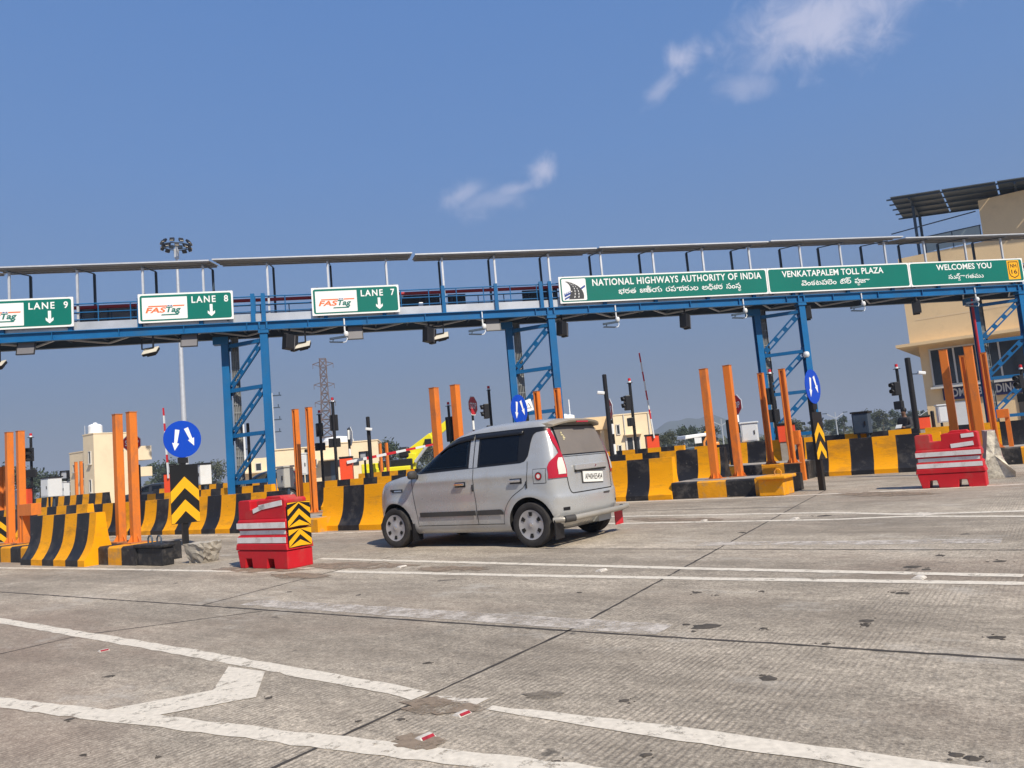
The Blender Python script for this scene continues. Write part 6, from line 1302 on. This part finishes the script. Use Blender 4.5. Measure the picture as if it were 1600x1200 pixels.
for i in range(n):
    z0, z1_ = H_ * i / n, H_ * (i + 1) / n; a, c = hw(z0), hw(z1_)
    for sy in (1, -1):
        b.bar((-a, sy * a, z0), (c, sy * c, z1_), 0.13, 0.13); b.bar((a, sy * a, z0), (-c, sy * c, z1_), 0.13, 0.13); b.bar((sy * a, -a, z0), (sy * c, c, z1_), 0.13, 0.13); b.bar((-c, sy * c, z1_), (c, sy * c, z1_), 0.13, 0.13)
b.build('lattice', M_rust, py)
for zz in (H_ - 1.0, H_ - 5.2, H_ - 8.8):
    b = MB()
    for s_ in (1, -1): b.bar((s_ * .8, 0, zz + .4), (s_ * 2.6, 0, zz), 0.14, 0.14); b.bar((s_ * .8, 0, zz - .5), (s_ * 2.6, 0, zz), 0.12, 0.12); b.bar((s_ * 2.55, 0, zz), (s_ * 2.55, 0, zz - 0.9), 0.12, 0.12)
    b.build('cross_arm', M_rust, py)
def line_pole(label, ut, vt, ub, Y, w, arms, mt):
    T = D(ut, vt, Y); t = thing('electric_pole', label, 'electric pole', (D(ub, vt + 70, Y).x, Y, 0), R(10)); b = MB(); b.tube([(0, 0, 0), (0, 0, T.z)], [w, w * .6], 10); b.build('pole', mt, t)
    for z, L_ in arms: b = MB(); b.box((0, 0, T.z - z), (L_, 0.12, 0.12)); b.box((-L_ * .4, 0, T.z - z + .2), (.1, .1, .3)); b.box((L_ * .4, 0, T.z - z + .2), (.1, .1, .3)); b.build('cross_arm', M_dkst, t)
line_pole('pale electric pole with short cross arms just right of the first tower', 426, 614, 428, 80, 0.22, ((0.3, 2.0), (1.6, 1.6), (2.9, 1.8), (4.2, 1.6)), M_galv)
line_pole('pale twin-stepped electric pole seen through the first tower', 381, 663, 383, 90, 0.28, ((3.0, 1.2),), M_cab)
def lamp2(label, u, v0, Y, arms=True):
    T = D(u, v0, Y); t = thing('street_lamp', label, 'street lamp', (T.x, Y, 0), R(5), 'far street lamps beyond the booths'); b = MB(); b.tube([(0, 0, 0), (0, 0, T.z - 0.9)], [0.14, 0.09], 8); b.build('pole', M_galv, t)
    for s_ in (1, -1):
        MB().bar((0, 0, T.z - 0.95), (s_ * 1.6, 0, T.z - 0.1), 0.09, 0.09).build('arm', M_galv, t); MB().box((s_ * 1.85, 0, T.z - 0.02), (0.7, 0.25, 0.14), 0).build('lamp_head', M_dkst, t)
    MB().box((0, 0, T.z - 0.3), (0.08, 0.08, 0.9)).build('finial', M_galv, t)
lamp2('far double-armed street lamp right of the tall orange posts', 1126.5, 656, 125); lamp2('far double-armed street lamp right of the slanted arrow sign', 1304.5, 645, 130); lamp2('far double-armed street lamp beside the admin building', 1436.5, 641, 135)

# ------------------------------------------------------------------ vehicles behind the barriers
def recolour(root, old, new):
    for ch in root.children:
        if ch.type == 'MESH' and any(s_.material == old for s_ in ch.material_slots):
            ch.data = ch.data.copy()
            for i, mt in enumerate(ch.data.materials):
                if mt == old: ch.data.materials[i] = new
        recolour(ch, old, new)
M_dkcar = pm('dark_car_paint', (0.02, 0.022, 0.028), 0.3, var=0.1, coat=0.5)
for lbl, u, Y, a in (('dark car waiting behind the foot of the first blue tower', 412, 40, 200), ('dark car parked far left beside the cream house', 232, 58, 190)):
    T = D(u, 745, Y); c = again(car, lbl, (T.x, T.y, 0), R(a)); recolour(c, M_car, M_dkcar); c['group'] = 'dark cars behind the booths'
# yellow crane truck
M_cry = pm('bright_yellow_machine_paint', (0.78, 0.70, 0.02), 0.4, var=0.06, dirt=(0.5, 0.42, 0.1), dirt_amt=0.3)
Yk = 46; ck = lambda u, v: D(u, v, Yk)
P = ck(643, 720); cr_ = thing('crane_truck', 'bright yellow crane truck with raised knuckle boom behind the car bonnet', 'crane', (P.x, P.y, 0), 0)
L0 = lambda u, v, dy=0.0: ck(u, v) - Vector((P.x, P.y, 0)) + Vector((0, dy, 0))
b = MB(); b.bar(L0(643, 742), L0(643, 708), 0.55, 0.55); b.bar(L0(640, 722), L0(654, 702), 0.40, 0.5); b.build('crane_column', M_cry, cr_, bevel=0.03)
b = MB(); b.bar(L0(643, 708), L0(676, 683), 0.42, 0.62); b.build('inner_boom', M_cry, cr_, bevel=0.03); b = MB(); b.bar(L0(670, 687), L0(703, 659), 0.34, 0.46); b.build('outer_boom', M_cry, cr_, bevel=0.03)
b = MB(); b.tube([L0(650, 722, -.4), L0(672, 692, -.4)], 0.09, 8); b.build('hydraulic_ram', M_galv, cr_); b = MB(); b.box(L0(670, 691, -.35), (0.4, 0.3, 0.4)); b.build('boom_joint', M_dbox, cr_, bevel=0.04)
b = MB(); b.box(L0(632, 707), (0.62, 0.7, 0.66)); b.build('winch', M_dbox, cr_, bevel=0.12); b = MB(); b.box(L0(622, 727), (1.9, 1.2, 0.7)); b.build('engine_box', M_dbox, cr_, bevel=0.05)
b = MB(); b.box(L0(612, 742), (2.6, 2.2, 0.95)); b.box(L0(587, 738), (1.3, 2.0, 1.1)); b.build('chassis', M_cry, cr_, bevel=0.05); b = MB(); b.box(L0(601, 727, -1.11), (0.3, 0.03, 0.55)); b.box(L0(611, 727, -.9), (0.3, 0.03, 0.5)); b.build('cab_window', M_win, cr_)
for k, u in enumerate((585, 612, 640)): b = MB(); q = L0(u, 750); b.lathe([(0, -.15), (.5, -.15), (.5, .15), (0, .15)], 20, 0, Matrix.Translation((q.x, -1.1, 0.5)) @ Matrix.Rotation(R(90), 4, 'X')); b.build('wheel', M_tyre, cr_)
# small white and orange tow vehicle
Yv = 44; q0 = D(1086, 690, Yv); vt = thing('utility_vehicle', 'small white-roofed utility vehicle with orange cab trim behind the barriers', 'vehicle', (q0.x, q0.y, 0), R(8)); zr = D(1086, 680, Yv).z
b = MB(); b.prism([(-0.85, zr - 0.20), (0.65, zr - 0.1), (0.9, zr - 0.02), (0.6, zr + 0.08), (-0.8, zr + 0.02)][::-1], -0.7, 0.7); b.build('roof', M_tank, vt, bevel=0.04); b = MB(); b.box((-0.1, 0, 0.62), (1.7, 1.3, 0.7)); b.build('body', M_dkst, vt, bevel=0.05)
o_w = pm('orange_vehicle_paint', (0.75, 0.28, 0.06), 0.4, var=0.08); b = MB(); b.tube([(0.25, -0.68, 0.3), (0.27, -0.68, zr - 0.45), (0.45, -0.68, zr - 0.2), (0.75, -0.68, zr - 0.15)], 0.07, 8); b.build('cab_frame', o_w, vt); b = MB(); b.tube([(0.85, -0.68, 0.3), (0.86, -0.68, zr - 0.5), (0.72, -0.68, zr - 0.12)], 0.06, 8); b.build('cab_frame', M_tank, vt)
b = MB(); b.box((0.55, 0, zr - 0.4), (0.5, 1.2, 0.6)); b.build('cab_window', M_win, vt); b = MB(); b.box((-0.08, -0.69, zr - 0.32), (0.42, 0.03, 0.32)); b.build('side_panel', M_cab, vt); b = MB(); b.box((1.05, 0, 0.75), (0.4, 1.2, 0.8)); b.build('bonnet', o_w, vt, bevel=0.08)
for x in (-0.5, 0.75):
    for y in (-0.65, 0.65): b = MB(); b.lathe([(0, -.08), (.27, -.08), (.27, .08), (0, .08)], 18, 0, Matrix.Translation((x, y, 0.27)) @ Matrix.Rotation(R(90), 4, 'X')); b.build('wheel', M_tyre, vt)
b = MB(); b.lathe([(0, .12), (.08, .1), (.09, 0), (0, 0)], 10, 0, rot_m(loc=(0.7, 0, zr + 0.06))); b.build('beacon', M_amber, vt)

# ------------------------------------------------------------------ person behind the right barrier
Pp = D(1413, 650, 26.5); pe = thing('person', 'person in dark grey clothes standing behind the right barrier holding a white paper', 'person', (Pp.x, Pp.y, 0), R(-60))
M_skin = pm('skin', (0.16, 0.085, 0.055), 0.6, var=0.05); M_cloth = pm('dark_grey_cloth', (0.045, 0.045, 0.05), 0.9, var=0.2, scale=6); M_hair = pm('black_hair', (0.008, 0.007, 0.007), 0.6); M_paper = pm('white_paper', (0.75, 0.75, 0.73), 0.8)
def skin_body(name, joints, edges, mt, parent, lv=2, root=0):
    me = bpy.data.meshes.new(name); me.from_pydata([j[0] for j in joints], edges, []); o = bpy.data.objects.new(name, me); COL.objects.link(o)
    s_ = o.modifiers.new('skin', 'SKIN'); s_.use_smooth_shade = True
    for v, j in zip(me.skin_vertices[0].data, joints): v.radius = j[1] if isinstance(j[1], tuple) else (j[1], j[1])
    for i, v in enumerate(me.skin_vertices[0].data): v.use_root = (i == root)
    sb = o.modifiers.new('sub', 'SUBSURF'); sb.levels = lv; sb.render_levels = lv
    bpy.context.view_layer.update(); em = bpy.data.meshes.new_from_object(o.evaluated_get(bpy.context.evaluated_depsgraph_get())); em.name = name; em.materials.clear(); em.materials.append(mt); bpy.data.objects.remove(o)
    o2 = bpy.data.objects.new(name, em); COL.objects.link(o2); o2.parent = parent
    for p in em.polygons: p.use_smooth = True
    return o2
J = [((0, 0, .95), (.15, .11)), ((0, .01, 1.12), (.14, .10)), ((0, .0, 1.32), (.17, .11)), ((0, 0, 1.45), (.09, .08)), ((0, -.01, 1.53), (.055, .055)), ((0, -.03, 1.60), (.075, .085)), ((0, -.02, 1.70), (.075, .09)),
     ((.19, 0, 1.40), .06), ((.24, -.06, 1.14), .045), ((.12, -.27, 1.10), .035), ((.08, -.34, 1.12), .028),
     ((-.19, 0, 1.40), .06), ((-.25, -.03, 1.14), .045), ((-.14, -.25, 1.08), .035), ((-.10, -.33, 1.10), .028),
     ((.10, 0, .88), .10), ((.11, -.02, .50), .07), ((.11, .02, .09), .05), ((.12, -.12, .04), .04), ((-.10, 0, .88), .10), ((-.11, -.01, .50), .07), ((-.12, .03, .09), .05), ((-.13, -.11, .04), .04)]
E_ = [(0, 1), (1, 2), (2, 3), (3, 4), (4, 5), (5, 6), (2, 7), (7, 8), (8, 9), (9, 10), (2, 11), (11, 12), (12, 13), (13, 14), (0, 15), (15, 16), (16, 17), (17, 18), (0, 19), (19, 20), (20, 21), (21, 22)]
bd = skin_body('body', J, E_, M_skin, pe)
cl_i = [0, 1, 2, 3, 7, 8, 9, 11, 12, 13]; JC = [(J[i][0], tuple(r * 1.16 + .006 for r in (J[i][1] if isinstance(J[i][1], tuple) else (J[i][1], J[i][1])))) for i in cl_i]; mp_ = {k: i for i, k in enumerate(cl_i)}
skin_body('shirt', JC, [(mp_[a], mp_[c]) for a, c in E_ if a in mp_ and c in mp_], M_cloth, pe)
cl_i = [0, 15, 16, 17, 19, 20, 21]; JC = [(J[i][0], tuple(r * 1.18 + .008 for r in (J[i][1] if isinstance(J[i][1], tuple) else (J[i][1], J[i][1])))) for i in cl_i]; mp_ = {k: i for i, k in enumerate(cl_i)}
skin_body('trousers', JC, [(mp_[a], mp_[c]) for a, c in E_ if a in mp_ and c in mp_], M_cloth, pe)
b = MB(); b.lathe([(0.001, 0.105), (.06, .095), (.095, .05), (.10, 0), (.085, -.05)], 14, 0, rot_m(R(-12), 0, 0, (0, -0.005, 1.695))); b.build('hair', M_hair, pe)
for sx in (1, -1):
    for k in range(4): MB().tube([(sx * (.085 - .012 * k), -.345, 1.125 - .010 * k), (sx * (.07 - .014 * k), -.385, 1.13 - .012 * k), (sx * (.055 - .014 * k), -.40 + .006 * k, 1.115 - .012 * k)], 0.009, 6).build('finger', M_skin, bd)
    MB().tube([(sx * .09, -.34, 1.13), (sx * .05, -.36, 1.15), (sx * .03, -.375, 1.14)], 0.010, 6).build('thumb', M_skin, bd)
b = MB(); b.lathe([(0.001, .02), (.012, .01), (.012, -.01)], 8, 0, rot_m(R(90), 0, 0, (0, -.125, 1.63))); b.build('nose', M_skin, bd)
pa = MB(); pa.box((0, 0, 0), (0.22, 0.004, 0.15), 0, rot_m(R(-35), 0, 0, (0, -0.40, 1.15))); o = pa.build('paper', M_paper, None, (Pp.x, Pp.y, 0), R(-60)); tag(o, 'small white paper in the hands of the person behind the right barrier', 'paper')

# ------------------------------------------------------------------ trees, hills
M_leaf = pm('dark_green_leaves', (0.040, 0.058, 0.028), 0.8, var=0.45, scale=0.7); M_leaf2 = pm('olive_leaves', (0.065, 0.072, 0.034), 0.8, var=0.45, scale=0.7); M_bark = pm('tree_bark', (0.09, 0.07, 0.05), 0.9, var=0.2)
def tree_mesh(name, label, seed, H, Rr, mt, n=900, palm=False):
    rr = random.Random(seed); t = thing(name, label, 'tree', (0, 0, 0))
    b = MB(); pts = [(0, 0, 0), (rr.uniform(-.2, .2), rr.uniform(-.2, .2), H * .25), (rr.uniform(-.4, .4), rr.uniform(-.4, .4), H * .5)]; b.tube(pts, [H * .03, H * .022, H * .014], 8)
    cl = []
    for k in range(9):
        a = rr.uniform(0, 6.28); q = Vector((math.cos(a) * Rr * rr.uniform(.2, .75), math.sin(a) * Rr * rr.uniform(.2, .75), H * rr.uniform(.42, .88))); cl.append((q, Rr * rr.uniform(.28, .5))); b.tube([pts[2], (Vector(pts[2]) + q) / 2 + Vector((0, 0, .2)), q], [H * .010, H * .007, H * .003], 5)
    cl.append((Vector((0, 0, H * .85)), Rr * .45)); b.build('trunk', M_bark, t)
    f = MB()
    for i in range(n):
        q, r_ = cl[rr.randrange(len(cl))]; d = Vector((rr.gauss(0, 1), rr.gauss(0, 1), rr.gauss(0, .8))).normalized() * r_ * rr.uniform(.45, 1.08); c = q + d; s_ = H * rr.uniform(.018, .040)
        ax = Vector((rr.gauss(0, 1), rr.gauss(0, 1), rr.gauss(0, 1))).normalized(); bx = ax.cross(Vector((rr.gauss(0, 1), rr.gauss(0, 1), rr.gauss(0, 1)))).normalized()
        f.add([c - ax * s_ * 1.5, c + bx * s_ * .7, c + ax * s_ * 1.5, c - bx * s_ * .7], [(0, 1, 2, 3)])
    f.build('crown', mt, t, fix=False); return t
def at_tree(u, Y): q = D(u, 700, Y); return (q.x, q.y, 0)
ta = tree_mesh('tree', 'dark broad tree in the hazy tree line right of the leftmost traffic light', 3, 7.5, 4.0, M_leaf); ta.location = at_tree(62, 125); ta.scale = (.8, .8, .8)
tb = tree_mesh('tree', 'olive tree crown above the white cabinet at far left', 5, 7.0, 3.6, M_leaf2); tb.location = at_tree(92, 128); tb.scale = (.8, .8, .8)
tc_ = tree_mesh('tree', 'tall loose tree in the hazy tree line, right of the cream house', 9, 8.0, 3.4, M_leaf, 700); tc_.location = at_tree(243, 140); tc_.scale = (.8, .8, .8)
for o in (ta, tb, tc_): o['group'] = 'trees in the far tree line'
for i, (src, u, Y, s_, lb) in enumerate(((tb, 30, 125, 1.0, 'hazy tree behind the nearest left orange posts'), (ta, 8, 130, 1.0, 'hazy tree at the left picture edge'), (tc_, 172, 140, .8, 'tree behind the cream house, only its top in view'), (ta, 262, 150, .9, 'hazy tree behind the raised boom at left'), (tb, 335, 150, .85, 'low hazy tree just left of the first blue tower'), (tc_, 312, 160, .8, 'low hazy tree behind the white cabinet by the arrow sign'),
        (ta, 608, 110, .72, 'small tree behind the far thin orange posts'), (tb, 668, 120, .7, 'small tree behind the crane boom'),
        (tb, 1046, 120, .50, 'olive tree right of the raised boom by the cream block'), (ta, 1068, 130, .55, 'dark tree behind the white-roofed vehicle'), (tc_, 1086, 140, .55, 'loose tree left of the plain tall orange post'), (ta, 1112, 135, .55, 'dark tree between the plain tall orange posts'), (tb, 1036, 115, .42, 'small bushy tree beside the red boom box'),
        (tb, 1246, 135, .55, 'low bushy tree behind the third blue tower'), (ta, 1300, 160, .45, 'hazy tree beside the far street lamp at right'), (tc_, 1322, 165, .55, 'loose hazy tree left of the dark cabinet'), (ta, 1362, 165, .66, 'hazy dark tree right of the dark cabinet'), (tb, 1384, 160, .68, 'hazy olive tree left of the standing person'), (tc_, 1405, 165, .60, 'hazy tree behind the standing person'), (ta, 1432, 170, .55, 'hazy tree beside the admin building corner'))):
    again(src, lb, at_tree(u, Y), R(57 * i + 20), (s_, s_, s_))
# distant scrub belt and hills
rr = random.Random(4); f = MB()
for i in range(9000):
    u = rr.uniform(-300, 1900); Y = rr.uniform(170, 420); q = D(u, 700, Y); h = rr.random() ** 1.6 * (3.4 + 1.6 * math.sin(u * 0.031) + 1.2 * math.sin(u * 0.083)); s_ = rr.uniform(.5, 1.3); c = Vector((q.x, q.y, max(.2, h)))
    ax = Vector((rr.gauss(0, 1), rr.gauss(0, 1), rr.gauss(0, .7))).normalized(); bx = ax.cross(Vector((rr.gauss(0, 1), rr.gauss(0, 1), rr.gauss(0, 1)))).normalized(); f.add([c - ax * s_, c + bx * s_ * .7, c + ax * s_, c - bx * s_ * .7], [(0, 1, 2, 3)])
tag(f.build('scrub', M_leaf2, fix=False), 'low hazy belt of scrub and far trees along the horizon', 'scrub', kind='stuff')
M_hill = pm('wooded_hill', (0.05, 0.065, 0.04), 0.95, var=0.3, scale=0.01)
def hill(u0, u1, v, Y, seed):
    a, c = D(u0, v, Y), D(u1, v, Y); L_ = c.x - a.x; top = D((u0 + u1) / 2, v, Y).z; rr = random.Random(seed); n = 46; ph = [rr.uniform(0, 6.28) for _ in range(4)]; rows = []
    for j in range(11):
        row = []
        for i in range(n + 1):
            t = i / n; s_ = j / 10; env = math.sin(math.pi * t) ** .8 * math.sin(math.pi * s_) ** 1.1; w = 1 + .16 * math.sin(9 * t + ph[0]) + .08 * math.sin(21 * t + ph[1] + 3 * s_) + .04 * math.sin(45 * t + ph[2])
            row.append((a.x + L_ * t, Y + (s_ - .5) * L_ * .6, -2 + (top + 2) * env * w / 1.05))
        rows.append(row)
    tag(MB().grid(rows, 0, True).build('hills', M_hill, fix=False), kind='structure')
hill(940, 1190, 652, 1500, 3); hill(1150, 1560, 655, 1900, 5); 
# air
HZB = pm_h = bpy.data.materials.new('haze_air'); HZB.use_nodes = True; nt = HZB.node_tree; nt.nodes.remove(nt.nodes['Principled BSDF'])
pv = nt.nodes.new('ShaderNodeVolumePrincipled'); pv.inputs['Color'].default_value = (0.55, 0.63, 0.76, 1); pv.inputs['Density'].default_value = 0.00075; pv.inputs['Anisotropy'].default_value = 0.0
nt.links.new(pv.outputs[0], nt.nodes['Material Output'].inputs['Volume'])
b = MB(); b.box((0, 5500, 51.5), (18500, 13000, 107)); tag(b.build('haze', HZB), 'pale bluish haze in the air over the whole plaza', 'haze', kind='stuff')
